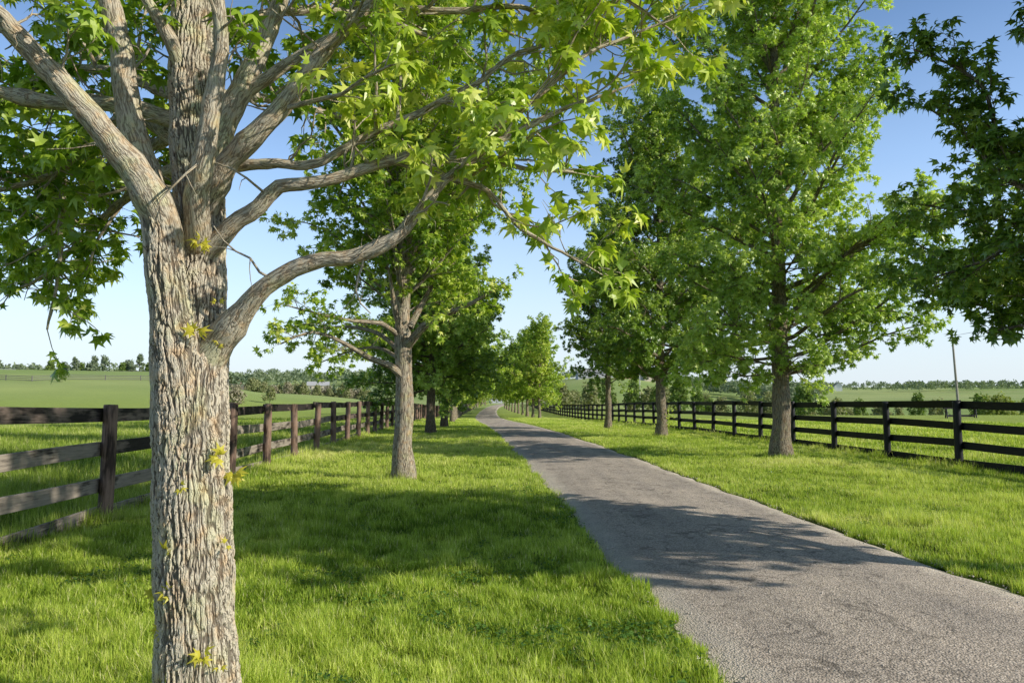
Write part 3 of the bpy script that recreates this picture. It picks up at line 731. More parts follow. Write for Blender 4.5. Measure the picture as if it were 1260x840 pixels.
# --- the big near tree, limbs laid out from what the photograph shows
def hero_tree():
    W = lambda rows: np.array([[*at(px, py, Y * .94), w * .5 * Y * .94 / F_PX] for px, py, Y, w in rows])
    base = np.array([L1[0], L1[1], gz(*L1)])
    root = thing('tree', 'large forked tree nearest the camera with thick pale furrowed trunk and lime leaves', 'tree', tuple(base))
    lv = Leaves(); tw = Tubes()
    # two stems fused into one trunk, dense enough for real furrows
    stemA = W([(247, 905, 4.1, 122), (244, 872, 4.1, 107), (241, 780, 4.1, 95), (238, 650, 4.1, 91), (236, 540, 4.1, 90), (237, 470, 4.12, 84), (244, 390, 4.19, 69), (249, 300, 4.26, 58), (243, 220, 4.26, 61), (237, 140, 4.33, 58), (236, 60, 4.38, 54), (240, -40, 4.45, 48)])
    stemB = W([(232, 640, 4.10, 84), (228, 560, 4.08, 80), (221, 470, 4.05, 68), (211, 390, 4.01, 52), (202, 325, 3.97, 49), (194, 268, 3.95, 42), (175, 232, 3.93, 26), (160, 206, 3.9, 8)])
    tr = Tubes()
    for st, nside in ((stemA, 190), (stemB, 130)):
        C = catmull(st, .0085 if st is stemA else .009)
        wob = 1 + .025 * np.sin(C[:, 2] * 7 + 1) + .02 * np.sin(C[:, 2] * 17)
        tr.add(C[:, :3], C[:, 3] * wob, nside, close=True, s0=0)
    V, Q, T, B = tr.data()
    V = V - base
    me = make_mesh('trunk', V, [Q, T], [BARK_HERO], attrs={'bark': ('FLOAT_VECTOR', B)}, smooth=True)
    trunk = link('trunk', me, root)
    # leader above the frame
    lead = W([(240, -20, 4.44, 50), (250, -200, 4.6, 42), (262, -420, 4.8, 32), (280, -800, 5.2, 20), (290, -1250, 5.6, 8)])
    limbs = [
        ('up left', .30, W([(213, 350, 4.05, 34), (206, 308, 4.0, 41), (196, 268, 3.95, 44), (160, 205, 3.9, 42), (115, 148, 3.8, 36), (55, 82, 3.7, 31), (0, 22, 3.6, 27), (-70, -60, 3.5, 20), (-170, -150, 3.4, 8)]), {'spacing': .32}),
        ('upright', .35, W([(203, 305, 4.0, 42), (180, 222, 4.05, 41), (160, 150, 4.1, 37), (150, 80, 4.15, 33), (135, 0, 4.2, 28), (120, -100, 4.3, 22), (105, -230, 4.4, 8)]), {'spacing': .32}),
        ('front', .45, W([(244, 318, 4.24, 34), (243, 284, 4.11, 38), (247, 232, 3.97, 35), (256, 190, 3.9, 30), (265, 130, 3.88, 26), (274, 60, 3.85, 22), (271, 0, 3.82, 19), (262, -90, 3.8, 14), (250, -210, 3.8, 6)]), {'spacing': .32}),
        ('right a', .35, W([(247, 268, 4.22, 38), (262, 232, 4.15, 38), (283, 202, 4.08, 33), (325, 160, 4.0, 28), (352, 130, 4.0, 26), (385, 80, 4.0, 23), (420, 40, 4.0, 19), (480, -20, 4.0, 14), (570, -90, 4.1, 6)]), {}),
        ('right b', .40, W([(246, 230, 4.28, 44), (270, 168, 4.3, 38), (296, 110, 4.35, 33), (320, 60, 4.4, 28), (345, 0, 4.5, 23), (375, -90, 4.6, 16), (410, -210, 4.7, 6)]), {}),
        ('right c', .42, W([(255, 312, 4.19, 30), (285, 278, 4.15, 26), (320, 255, 4.12, 24), (345, 230, 4.1, 20), (400, 222, 4.1, 18), (460, 205, 4.15, 15), (520, 190, 4.2, 12), (600, 200, 4.3, 9), (705, 215, 4.4, 4)]), {}),
        ('right low', .45, W([(256, 440, 4.1, 54), (283, 400, 4.05, 38), (305, 368, 4.0, 30), (335, 343, 3.97, 26), (380, 318, 3.95, 23), (430, 311, 3.95, 21), (478, 287, 3.95, 19), (512, 248, 3.97, 16), (550, 205, 4.0, 13), (610, 165, 4.05, 10), (680, 130, 4.1, 7), (775, 95, 4.2, 3)]), {}),
        ('right e', .40, W([(250, 212, 4.24, 18), (330, 200, 4.2, 14), (390, 200, 4.2, 13), (450, 165, 4.25, 11), (530, 128, 4.3, 10), (590, 100, 4.3, 8), (650, 60, 4.4, 6), (750, 50, 4.5, 3)]), {}),
        ('right f', .25, W([(515, 192, 4.2, 10), (545, 217, 4.2, 9), (600, 238, 4.2, 7), (628, 272, 4.25, 6), (672, 302, 4.3, 5), (722, 330, 4.35, 3)]), {}),
        ('right g', .30, W([(285, 125, 4.36, 22), (380, 62, 4.4, 15), (485, 15, 4.5, 12), (560, 12, 4.5, 10), (640, 8, 4.6, 7), (720, 40, 4.7, 5), (830, 70, 4.8, 3)]), {}),
        ('right h', .25, W([(600, 168, 4.05, 9), (660, 120, 4.0, 7), (720, 70, 4.0, 6), (780, 45, 4.1, 4), (850, 20, 4.2, 3)]), {}),
        ('left a', .45, W([(225, 150, 4.33, 26), (140, 126, 4.35, 22), (70, 125, 4.4, 21), (0, 113, 4.45, 18), (-90, 95, 4.5, 13), (-220, 90, 4.6, 5)]), {}),
        ('left b', .45, W([(232, 120, 4.33, 26), (214, 65, 4.25, 20), (195, 30, 4.2, 17), (172, -5, 4.2, 14), (140, -70, 4.2, 6)]), {'spacing': .32}),
        ('left c', .18, W([(228, 180, 4.35, 22), (160, 140, 4.9, 16), (112, 170, 5.1, 13), (78, 207, 5.2, 11), (40, 222, 5.3, 9), (0, 232, 5.4, 7), (-80, 250, 5.5, 3)]), {'droop': .9, 'spacing': .105}),
        ('left d', .12, W([(78, 207, 5.2, 8), (76, 280, 5.2, 7), (71, 350, 5.25, 5), (62, 410, 5.3, 3)]), {'droop': .9, 'sub_len': (.25, .5)}),
        ('left e', .25, W([(228, 200, 4.4, 20), (165, 235, 5.2, 13), (105, 290, 5.8, 9), (50, 340, 6.1, 6), (5, 365, 6.3, 3)]), {'droop': .9, 'spacing': .105}),
        ('left f', .25, W([(228, 160, 4.4, 20), (150, 200, 5.6, 14), (70, 260, 6.6, 9), (-20, 310, 7.2, 4)]), {'droop': .9, 'spacing': .105}),
        ('left g', .25, W([(228, 120, 4.5, 20), (120, 90, 5.2, 14), (40, 110, 5.8, 10), (-60, 160, 6.2, 4)]), {'spacing': .13}),
        ('back a', .35, W([(240, 130, 4.5, 22), (300, 120, 5.2, 15), (370, 130, 5.9, 10), (440, 150, 6.3, 5)]), {}),
        ('back b', .35, W([(240, 60, 4.5, 22), (330, 20, 5.2, 15), (450, 20, 5.6, 10), (560, 60, 6.0, 5)]), {}),
        ('top a', .3, W([(242, -60, 4.46, 24), (330, -120, 4.5, 17), (460, -130, 4.6, 12), (600, -90, 4.7, 8), (760, -20, 4.8, 4)]), {}),
        ('top b', .3, W([(242, -60, 4.46, 24), (140, -120, 4.3, 17), (20, -110, 4.2, 12), (-120, -60, 4.2, 6)]), {}),
        ('top c', .25, W([(480, -40, 4.2, 12), (600, -60, 4.1, 9), (720, -30, 4.1, 7), (830, 40, 4.2, 3)]), {}),
    ]
    for nm, t0, C, kw in limbs:
        P = catmull(C, .05); tb = Tubes(); n = len(P)
        jit = np.cumsum(rng.normal(size=(n, 3)) * .0030, axis=0); jit -= jit[0]
        Pj = P[:, :3] + jit - base
        rad = P[:, 3] * .87 * (1 + .05 * np.sin(np.arange(n) * .9 + rng.random() * 6) * (rng.random(n) > .3))
        for kn in range(2 + n // 18):                       # swollen knots and branch collars
            c_ = rng.integers(3, max(4, n - 2)); rad = rad * (1 + (.10 + .12 * rng.random()) * np.exp(-((np.arange(n) - c_) / 1.1) ** 2))
        tb.add(Pj, rad, 16 if P[0, 3] > .04 else 10)
        for kn in range(4 + n // 9):                        # bare dead twigs and stubs
            c_ = rng.integers(int(n * .2), n - 1); dv = unit(rv() + np.array([0, 0, .2])); l_ = .05 + .34 * rng.random() ** 1.5
            q_, r_ = grow(Pj[c_], dv, l_ + rad[c_], min(.008, rad[c_] * .5), 6, .28, 0, .35); tb.add(q_, r_, 5)
            if l_ > .15:
                for bb_ in range(2): q2, r2 = grow(q_[2 + bb_], q_[3] - q_[2] + rv(.05), l_ * .45, .003, 4, .3, 0, .4); tb.add(q2, r2, 4)
        right = nm.startswith('right') or nm.startswith('top')
        args = dict(spacing=.17, sub_len=(.30, .85), tw_sp=.115, tw_len=(.08, .26), size=.094, n_tip=7, n_along=4, droop=.75, tint=.70 if right else .46, sub_sides=6)  # sunlit brightness put into leaf tint of right and top limbs
        args.update(kw)
        leafy_limb(tb, tw, lv, Pj, P[:, 3], t0, **args)
        link('limb', tb.mesh('limb', BARK_LIMB), root)
    # crown above the picture
    P = catmull(lead, .2); tb = Tubes(); tb.add(P[:, :3] - base, P[:, 3], 12)
    az = 0
    for q in np.linspace(.05, 1, 26):
        i = min(int(q * (len(P) - 1)), len(P) - 1); c0 = P[i, :3] - base; az += 2.4
        e = math.radians(25 + 35 * q); ln = 3.6 * (1 - .75 * q)
        d = np.array([math.cos(az) * math.cos(e), math.sin(az) * math.cos(e), math.sin(e)])
        if c0[2] < 5.5 and d[1] < -.2: continue
        LP, LR = grow(c0, d, ln, .035 * (1.15 - q), 8, .08, .03, .2); tb.add(LP, LR, 6)
        leafy_limb(tb, tw, lv, LP, LR, .25, .34, (.5, 1.2), .24, (.12, .34), .115, 5, 3, .6, .5, 4)
    link('limb', tb.mesh('limb', BARK_LIMB), root)
    link('crown', crown_mesh('crown', lv, tw, LEAF_NEAR, BARK_LIMB, star_leaf()), root)
    # little yellow shoots breaking straight from the bark
    for px, py, Y, k, sz in ((245, 298, 4.04, 5, .05), (252, 300, 4.02, 4, .04), (242, 408, 3.93, 6, .055), (268, 372, 3.98, 3, .03), (272, 420, 4.0, 3, .03),
                             (272, 562, 3.97, 4, .05), (289, 580, 4.06, 5, .06), (222, 598, 3.92, 3, .04), (210, 677, 3.94, 5, .05), (200, 690, 3.99, 3, .05), (211, 730, 3.94, 6, .055),
                             (281, 668, 3.99, 2, .03), (198, 776, 4.0, 5, .05), (205, 780, 3.97, 3, .04), (250, 805, 3.90, 5, .055), (270, 819, 3.93, 2, .03), (192, 725, 4.05, 4, .05)):
        l2 = Leaves(); c = at(px, py, Y * .94) - base
        for q in range(k):
            dd = unit(np.array([rng.normal() * .8, -.5, rng.normal() * .6 - .1]))
            l2.add(c + dd * .012, dd, np.array([.2, -.8, .7]) + rv(.4), sz * (.8 + .5 * rng.random()), .9 + .1 * rng.random())
        V, Q, T = l2.data(star_leaf())
        o = link('leaf_sprout', make_mesh('leaf_sprout', V, [Q], [LEAF_SPROUT], attrs={'tint': ('FLOAT', T)}), trunk)
    return root
LEAF_SPROUT = leaf_material('sprout_yellow', [(0, (.42, .44, .05)), (1, (.62, .55, .07))], .35)
hero_tree()

# --- row trees
G_R = 'trees far along the right side of the road'
G_L = 'trees far along the left side of the road'
# open-limbed second tree on the left
loc2 = np.array([L2[0], L2[1], 0.0])
g2 = []
def glimb(rows, r0, r1, **kw):
    k = dict(t0=.42, spacing=.24, sub_len=(.4, 1.0), tw_sp=.16, tw_len=(.15, .4), size=.13, n_tip=6, n_along=6, droop=.55, tint=.6, sub_sides=4); k.update(kw)
    return ([tuple(at(*q) - loc2) for q in rows], r0, r1, k)
g2 = [glimb([(494, 430, 16.2), (460, 405, 16.8), (410, 400, 17.6), (350, 415, 18.2)], .06, .012),
      glimb([(494, 440, 16.2), (465, 425, 17.2), (430, 430, 18.4), (390, 445, 19.2)], .05, .012),
      glimb([(497, 462, 16.0), (480, 447, 15.8), (455, 438, 15.5), (425, 420, 15.2), (385, 405, 14.9), (345, 420, 14.6)], .09, .015),
      glimb([(500, 425, 16.0), (522, 398, 15.6), (545, 385, 15.3), (580, 370, 15.0), (620, 345, 14.8)], .10, .015),
      glimb([(496, 412, 16.0), (486, 380, 15.7), (482, 350, 15.5), (476, 320, 15.4)], .08, .02),
      glimb([(490, 410, 16.0), (470, 395, 15.5), (435, 392, 15.2), (400, 385, 15.0), (350, 372, 14.8)], .06, .012),
      glimb([(504, 400, 16.0), (520, 370, 16.2), (535, 345, 16.3), (560, 320, 16.4)], .08, .015)]
T_L2 = gen_tree(21, 12.8, 3.7, 3.5, 60, .215, .135, LEAF_NEAR, bark_material('bark_second', light=(.46, .40, .305), dark=(.10, .077, .058), cell=.75, bump=1.0), low_elev=30, tint=.58, guided=g2, sides=20)
plant_tree('tree', 'second tree of the left row, pale trunk with bare open lower limbs', T_L2, *L2)
T_R1 = gen_tree(34, 17.0, 6.3, 2.35, 78, .28, .145, LEAF_MID, low_elev=-4, spacing=.20, tint=.64, sides=20)
tR1 = plant_tree('tree', 'tall full leafy tree on the right verge, brown twig clump at its first fork', T_R1, *R1, rz=.4)
nb = Tubes()
for q in range(140):
    c = np.array([-.02, -.25, 2.62]) + rv(1) * np.array([.17, .12, .11]); P, R = grow(c, rv() * np.array([1, 1, .5]), .12 + .22 * rng.random(), .006, 4, .35, 0, .5); nb.add(P, R, 3)
link('twig_clump', nb.mesh('twig_clump', M_NEST), tR1)
T_R2 = gen_tree(47, 15.0, 6.0, 2.4, 80, .24, .155, LEAF_SHADE, bark=BARK_ROW, low_elev=-3, spacing=.23, tint=.58)
tR2 = plant_tree('tree', 'dark dense tree on the right verge with yellow green sprouts low on its trunk', T_R2, *R2, rz=1.1)
sl = Leaves()
for q in range(60):
    c = np.array([.30, -.15, .85]) + rv(1) * np.array([.12, .10, .28]); sl.add(c, unit(rv() + np.array([0, 0, -.3])), np.array([0, -.5, 1.]) + rv(.3), .10, .85)
V, Q, T = sl.data(star_leaf())
o = link('leaf_sprout', make_mesh('leaf_sprout', V, [Q], [LEAF_NEAR], attrs={'tint': ('FLOAT', T)}), tR2); o.rotation_euler = (0, 0, -1.1)
T_R3 = gen_tree(58, 11.2, 4.2, 2.5, 52, .19, .155, LEAF_SHADE, low_elev=12, spacing=.26, tint=.45, skip=.12)
plant_tree('tree', 'slim smaller tree on the right verge standing before the wide gap in its row', T_R3, *R3, rz=2.0)
# the tree beyond the frame on the right: its shadow and left-hand branches are in view
loc0 = np.array([R0[0], R0[1], 0.0])
def g0(rows, r0, r1, **kw):
    k = dict(t0=.30, spacing=.13, sub_len=(.45, 1.15), tw_sp=.11, tw_len=(.12, .36), size=.125, n_tip=6, n_along=6, droop=.6, tint=.4, sub_sides=4); k.update(kw)
    return ([tuple(np.array(q) - loc0) for q in rows], r0, r1, k)
A = lambda px, py, Y: at(px, py, Y)
g_R0 = [g0([(8.25, 6.39, 3.0), (7.3, 7.2, 3.9), A(1265, 205, 8.6), A(1205, 100, 9.0), A(1125, 60, 9.2)], .07, .012),
        g0([(8.25, 6.39, 2.8), (7.4, 7.2, 3.3), A(1270, 235, 8.6), A(1190, 165, 9.0), A(1140, 130, 9.1)], .07, .012),
        g0([(8.25, 6.39, 2.6), (7.5, 7.4, 2.9), A(1275, 300, 8.8), A(1210, 320, 9.3), A(1150, 340, 9.6)], .07, .012),
        g0([(8.25, 6.39, 2.5), (7.6, 7.6, 2.7), A(1290, 345, 9.4), A(1230, 350, 10.2), A(1130, 300, 10.8)], .06, .012),
        g0([(8.25, 6.39, 2.5), (7.8, 7.8, 2.7), A(1310, 380, 9.4), A(1250, 385, 10.0), A(1190, 370, 10.4)], .05, .012, sub_len=(.4, .8)),
        g0([(8.25, 6.39, 2.7), (7.6, 7.6, 3.0), A(1280, 280, 9.0), A(1220, 265, 9.8), A(1130, 250, 10.4)], .06, .012),
        g0([(8.25, 6.39, 2.6), (7.8, 7.7, 2.8), A(1290, 350, 9.6), A(1200, 345, 10.6), A(1090, 340, 11.4)], .06, .012),
        g0([(8.25, 6.39, 2.6), (7.8, 7.7, 2.8), A(1300, 395, 9.2), A(1252, 400, 9.6), A(1215, 408, 9.8)], .05, .012, sub_len=(.3, .6))]
T_R0 = gen_tree(63, 14.4, 4.2, 3.3, 66, .26, .145, LEAF_SHADE, low_elev=14, spacing=.19, tint=.42, guided=g_R0)
plant_tree('tree', 'near dark leafed tree beside the road whose branches overhang from the right', T_R0, *R0)

far_t = [gen_tree(71, 11.6, 5.3, 2.3, 50, .19, .21, LEAF_NEAR, low_elev=2, spacing=.30, tw_sp=.20, n_along=6, tint=.55, template=star_leaf()),
         gen_tree(72, 12.2, 5.2, 2.4, 50, .18, .21, LEAF_NEAR, low_elev=4, spacing=.30, tw_sp=.20, n_along=6, tint=.65, template=star_leaf()),
         gen_tree(73, 10.8, 5.4, 2.2, 48, .20, .21, LEAF_NEAR, low_elev=0, spacing=.30, tw_sp=.20, n_along=6, tint=.45, template=star_leaf())]
T_L3 = gen_tree(81, 13.4, 6.1, 2.2, 72, .23, .165, LEAF_MID, bark=BARK_DARK, low_elev=-3, spacing=.23, tint=.45)
t3 = plant_tree('tree', 'left row tree with dark trunk, just past the pale open limbed one', T_L3, -3.93, 37.3)
dup(t3, (-4.13, 47., gz(-4.13, 47.) - .02), 2.2, .95, 'left row tree with slim dark trunk just after the broader dark trunk')
t5 = plant_tree('tree', 'left row tree with a pale thin trunk and bright lime leaves after two dark trunks', far_t[0], -4.95, 64., rz=.6)
protos = []
first = True
srow = [75, 85, 95, 106, 116, 126, 137, 148, 159, 170, 182, 194, 206, 218]
for i, s in enumerate(srow):
    l = -1.5 + float(bend(s)); x, y = XY(l, s); x = float(x)
    lab = 'distant tree in the left row, past the pale thin trunk with lime leaves'
    sc_ = .9 + .2 * rng.random()
    if len(protos) < 3:
        p = plant_tree('tree', lab, far_t[len(protos)], x, s, rng.random() * 6, sc_, G_L); protos.append(p)
    else:
        dup(protos[i % 3], (x, s, gz(x, s) - .02), rng.random() * 6, sc_, lab, G_L)
for i, s in enumerate([93, 103, 113, 123, 133, 143, 153, 164, 174, 184]):
    x, y = XY(8.45, s); x = float(x)
    lab = 'distant pale trunked tree in the cluster of the right row beyond the gap'
    dup(protos[(i * 2 + 1) % 3], (x, s, gz(x, s) - .02), rng.random() * 6, .90 + .18 * rng.random(), lab, G_R)

# ------------------------------------------------------------------ far trees, brush, woods
def blob_tree(seed, H, R, zb, n, size, leaf, rb=.15, bark=BARK_DARK, prof=profile, lob=9):
    global rng
    keep = rng; rng = np.random.default_rng(seed)
    wood = Tubes(); lv = Leaves()
    P, Rr = grow((0, 0, -.2), (0, 0, 1), H * .85, rb, 8, .03, 0, .15); wood.add(P, Rr, 7)
    cl = []
    for k in range(lob):
        u = (k + .5) / lob; a = k * 2.4 + rng.random(); rad = R * float(prof(np.array(u))) * (.5 + .45 * rng.random())
        c = np.array([math.cos(a) * rad, math.sin(a) * rad, zb + (H - zb) * (.1 + .85 * u)]); cl.append((c, R * (.30 + .25 * rng.random())))
        b0 = np.array([0, 0, max(.4, c[2] - rad * .7)]); BP = np.array([b0, (b0 + c) / 2 + np.array([0, 0, -.1 * rad]), c]); wood.add(BP, rb * np.array([.45, .3, .1]), 5)
    for k in range(n):
        c, r_ = cl[rng.integers(lob)]; d = unit(rv()); q = c + d * r_ * (.55 + .5 * rng.random()) * np.array([1, 1, .8])
        lv.add(q, unit(rv() + np.array([0, 0, -.3])), np.array([0, 0, .8]) + d * .8 + rv(.4), size * (.6 + .8 * rng.random()), np.clip(.5 + .25 * d[2] + rng.normal() * .2, 0, 1))
    rng = keep
    return wood.mesh('trunk', bark), crown_mesh('crown', lv, None, leaf, bark, kite_leaf())

def put_many(base_name, label, cat, group, meshes, spots, smin=.8, smax=1.2):
    pr_ = []
    for i, (px, Y) in enumerate(spots):
        x = (px - CX) / F_PX * Y; z = gz(x, Y)
        s = smin + (smax - smin) * rng.random()
        if i < len(meshes):
            pr_.append(plant_tree(base_name, label, meshes[i], x, Y, rng.random() * 6, s, group, cat))
        else:
            dup(pr_[i % len(meshes)], (x, Y, z - .05), rng.random() * 6, (s * (.85 + .3 * rng.random()), s, s * (.85 + .3 * rng.random())), label, group)

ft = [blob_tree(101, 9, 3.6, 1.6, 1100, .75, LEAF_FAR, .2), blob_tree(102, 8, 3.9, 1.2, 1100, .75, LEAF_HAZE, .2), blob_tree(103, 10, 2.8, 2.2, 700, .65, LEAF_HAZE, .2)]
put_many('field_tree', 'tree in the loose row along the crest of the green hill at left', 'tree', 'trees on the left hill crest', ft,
         [(62, 352), (78, 360), (92, 356), (100, 365), (112, 360), (128, 352), (150, 356), (158, 362), (172, 356), (183, 360), (24, 370), (116, 372), (190, 366)], .7, 1.05)
br = [blob_tree(111, 4.6, 2.6, .5, 900, .42, LEAF_BRUSH, .10, lob=12), blob_tree(112, 4.0, 3.0, .3, 900, .42, LEAF_BROWN, .10, lob=12), blob_tree(113, 5.4, 2.3, .8, 800, .4, LEAF_BRUSH, .10, lob=12)]
sp1 = [(x + rng.normal() * 5, 252 + rng.random() * 26) for x in np.linspace(284, 456, 46)] + [(290, 150), (333, 165), (310, 235), (355, 240)]
put_many('brush_tree', 'twiggy olive brown tree in the thicket across the pasture behind the weathered fence', 'tree', 'brush beyond the weathered fence', br, sp1, .65, 1.1)
br2 = [blob_tree(121, 6.6, 3.0, .7, 1000, .5, LEAF_BRUSH, .12, lob=12), blob_tree(122, 7.4, 2.7, 1.0, 1000, .5, LEAF_FAR, .12, lob=12), blob_tree(123, 6.0, 3.2, .5, 900, .5, LEAF_BRUSH, .12, lob=12)]
sp2 = [(x + rng.normal() * 6, 150 + rng.random() * 60) for x in np.linspace(690, 1060, 44)] + [(1082, 190), (1104, 170), (1128, 185), (1150, 178)]
put_many('hedgerow_tree', 'olive leafed tree in the sunken hedgerow beyond the field and the black fence', 'tree', 'hedgerow beyond the black fence', br2, sp2, .55, .95)
bb = [blob_tree(131, 5.6, 4.2, .3, 1500, .45, leaf_material('bush_yellow_green', [(0, (.15, .20, .045)), (.5, (.25, .30, .07)), (1, (.36, .38, .10))], .3, .7), .12, lob=14)]
put_many('round_bush', 'round yellow green bush beyond the field, right of the leaning pole', 'bush', None, bb, [(1228, 150)], 1.1, 1.1)
put_many('hedgerow_tree', 'dull green tree beside the round yellow green bush', 'tree', 'dull trees by the yellow bush', [br2[1]], [(1262, 158), (1280, 165), (1205, 175)], .8, 1.0)

def woods():
    """far wooded ridges: one mass of clumps nobody could count"""
    V0, Q0 = kite_leaf(); P = []; S = []; T = []
    def stand(n, f0, f1, r0, r1, hh):
        k = 0
        while k < n:
            ph = math.radians(f0 + (f1 - f0) * rng.random()); r = r0 + (r1 - r0) * rng.random()
            x, y = r * math.sin(ph), r * math.cos(ph)
            if fbm(np.array([x / 120.]), np.array([y / 120.]), 2)[0] < .44: 
                k += .3; continue
            px_ = CX + F_PX * x / y
            if any(abs(px_ - b) < 15 and r < c_ + 10 for b, c_ in ((1030, 640), (392, 480), (735, 520), (770, 500), (800, 480))): continue
            z = gz(x, y); h = hh * (.6 + .6 * rng.random()); w = h * (.32 + .15 * rng.random()); tt = .25 + .5 * rng.random()
            m = 60; d = rng.normal(size=(m, 3)); d /= np.linalg.norm(d, axis=1)[:, None]; d[:, 2] = np.abs(d[:, 2]) * 1.0 - .25
            q = np.array([x, y, z + h * .5]) + d * np.array([w, w, h * .55]) * (.75 + .3 * rng.random((m, 1)))
            P.append(q); S.append(np.full(m, h * .16)); T.append(np.clip(tt + .25 * d[:, 2] + rng.normal(size=m) * .1, 0, 1)); k += 1
    stand(190, -20.5, -9, 275, 430, 6); stand(420, -36, -1, 430, 820, 11); stand(170, 13, 31, 285, 430, 8); stand(300, 2, 17, 300, 760, 7); stand(260, 14, 37, 560, 780, 7); stand(300, -40, -2, 900, 1500, 13); stand(260, 2, 40, 900, 1500, 9); stand(360, -40, 40, 1480, 1560, 11)
    P = np.concatenate(P); S = np.concatenate(S); T = np.concatenate(T)
    lv = Leaves(); lv.p = list(P); lv.s = list(S); lv.t = list(T); lv.d = list(rng.normal(size=P.shape)); lv.n = list(rng.normal(size=P.shape) * .6 + np.array([0, -.3, .9]))
    V, Q, T = lv.data((V0, Q0))
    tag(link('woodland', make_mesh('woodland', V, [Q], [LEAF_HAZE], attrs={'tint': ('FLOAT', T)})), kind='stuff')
woods()

# ------------------------------------------------------------------ far buildings, poles, small things
def box_mesh(name, x0, x1, y0, y1, z0, z1, m):
    V = [(x, y, z) for z in (z0, z1) for y in (y0, y1) for x in (x0, x1)]
    return make_mesh(name, np.array(V), [np.array([[0, 2, 3, 1], [4, 5, 7, 6], [0, 1, 5, 4], [1, 3, 7, 5], [3, 2, 6, 7], [2, 0, 4, 6]])], [m])
def house(name, label, cat, px, Y, w, d, hw, hr, rz, m_wall, m_roof, zoff=0.0, gable_front=False, windows=3, chimney=False):
    x = (px - CX) / F_PX * Y; t = thing(name, label, cat, (x, Y, gz(x, Y) + zoff), rz)
    a, b = w / 2, d / 2
    V = np.array([(-a, -b, -2), (a, -b, -2), (a, b, -2), (-a, b, -2), (-a, -b, hw), (a, -b, hw), (a, b, hw), (-a, b, hw), (-a, 0, hw + hr), (a, 0, hw + hr)])
    link('wall', make_mesh('wall', V, [np.array([[0, 1, 5, 4], [2, 3, 7, 6]]), np.array([[1, 2, 6, 9, 5], [3, 0, 4, 8, 7]])], [m_wall]), t)
    e = .4; f = .12; sl = hr / b; n = []
    for sgn in (-1, 1):
        y0, z0 = sgn * (b + e), hw - e * sl
        for dz in (.03, .03 + f):
            n += [(-a - e, y0, z0 + dz), (a + e, y0, z0 + dz), (a + e, 0, hw + hr + dz), (-a - e, 0, hw + hr + dz)]
    q = []
    for o_ in (0, 8): q += [[o_, o_ + 1, o_ + 2, o_ + 3], [o_ + 7, o_ + 6, o_ + 5, o_ + 4], [o_, o_ + 4, o_ + 5, o_ + 1], [o_ + 1, o_ + 5, o_ + 6, o_ + 2], [o_ + 3, o_ + 7, o_ + 4, o_]]
    rf = link('roof', make_mesh('roof', np.array(n), [np.array(q)], [m_roof]), t)
    if chimney: link('chimney', box_mesh('chimney', a * .4, a * .4 + .7, -.35, .35, hw + hr - .6, hw + hr + 1.0, M_RED), rf)
    for k in range(windows):
        xx = -a + w * (k + .5) / windows
        wf = link('window', box_mesh('window', xx - .45, xx + .45, -b - .03, -b - .004, 1.0, min(2.2, hw - .2), M_GLASS), t)
    link('door', box_mesh('door', -.5, .5, b + .004, b + .03, 0, 2.0, M_DARKROOF), t)
    return t
house('barn', 'low red barn with a pale roof on the left hill crest', 'barn', 3, 345, 10, 7, 2.2, 1.4, .15, M_RED, M_ROOF, windows=4)
house('house', 'small house among trees on the hill past the weathered fence', 'house', 392, 480, 13, 8, 3.0, 2.2, .2, M_TAN, M_ROOF, zoff=0.3, chimney=True)
house('house', 'white gabled house in the woods past the black fence', 'house', 1030, 640, 7, 6, 4.0, 2.6, 1.35, M_WHITE, M_DARKROOF, zoff=0.3)
house('barn', 'long low barn with a pale roof on the hill behind the road trees', 'barn', 733, 520, 26, 10, 3.2, 2.2, .1, M_GREY, M_ROOF, zoff=0.3, windows=7)
house('house', 'red brown house on the hill, next to the long pale roofed barn', 'house', 768, 500, 12, 9, 3.0, 2.4, -.1, M_RED, M_DARKROOF, zoff=0.3)
house('house', 'tan house with a dark roof low on the hill behind the light pole', 'house', 802, 480, 13, 9, 3.2, 2.6, .2, M_TAN, M_DARKROOF, zoff=0.3, chimney=True)
house('cottage', 'grey cottage where the road ends between the tree rows', 'house', 610, 330, 5, 5, 2.4, 1.5, .2, M_GREY, M_DARKROOF, windows=2)

def pole(name, label, px, Y, h, r, lean, m, cap):
    x = (px - CX) / F_PX * Y; t = thing(name, label, 'pole', (x, Y, gz(x, Y)))
    tb = Tubes(); z = np.linspace(-.5, h, 12); P = np.zeros((12, 3)); P[:, 2] = z; P[:, 0] = lean * z; tb.add(P, r * np.linspace(1.1, .75, 12), 12)
    V, Q, T, B = tb.data(); link('shaft', make_mesh('shaft', V, [Q, T], [m], smooth=True), t)
    if cap == 'lamp':
        link('lamp_head', box_mesh('lamp_head', lean * h - .1, lean * h + .9, -.15, .15, h - .05, h + .12, M_GREY), t)
    else:
        link('insulator', box_mesh('insulator', lean * h - .05, lean * h + .05, -.05, .05, h - .02, h + .22, M_GREY), t)
pole('utility_pole', 'weathered leaning utility pole standing in the field behind the black fence', 1178, 72, 7.2, .115, -.045, M_POLE, 'ins')
pole('light_pole', 'thin pale pole standing past the black fence near the hill houses', 787, 165, 9.5, .10, 0, M_PALEPOLE, 'lamp')

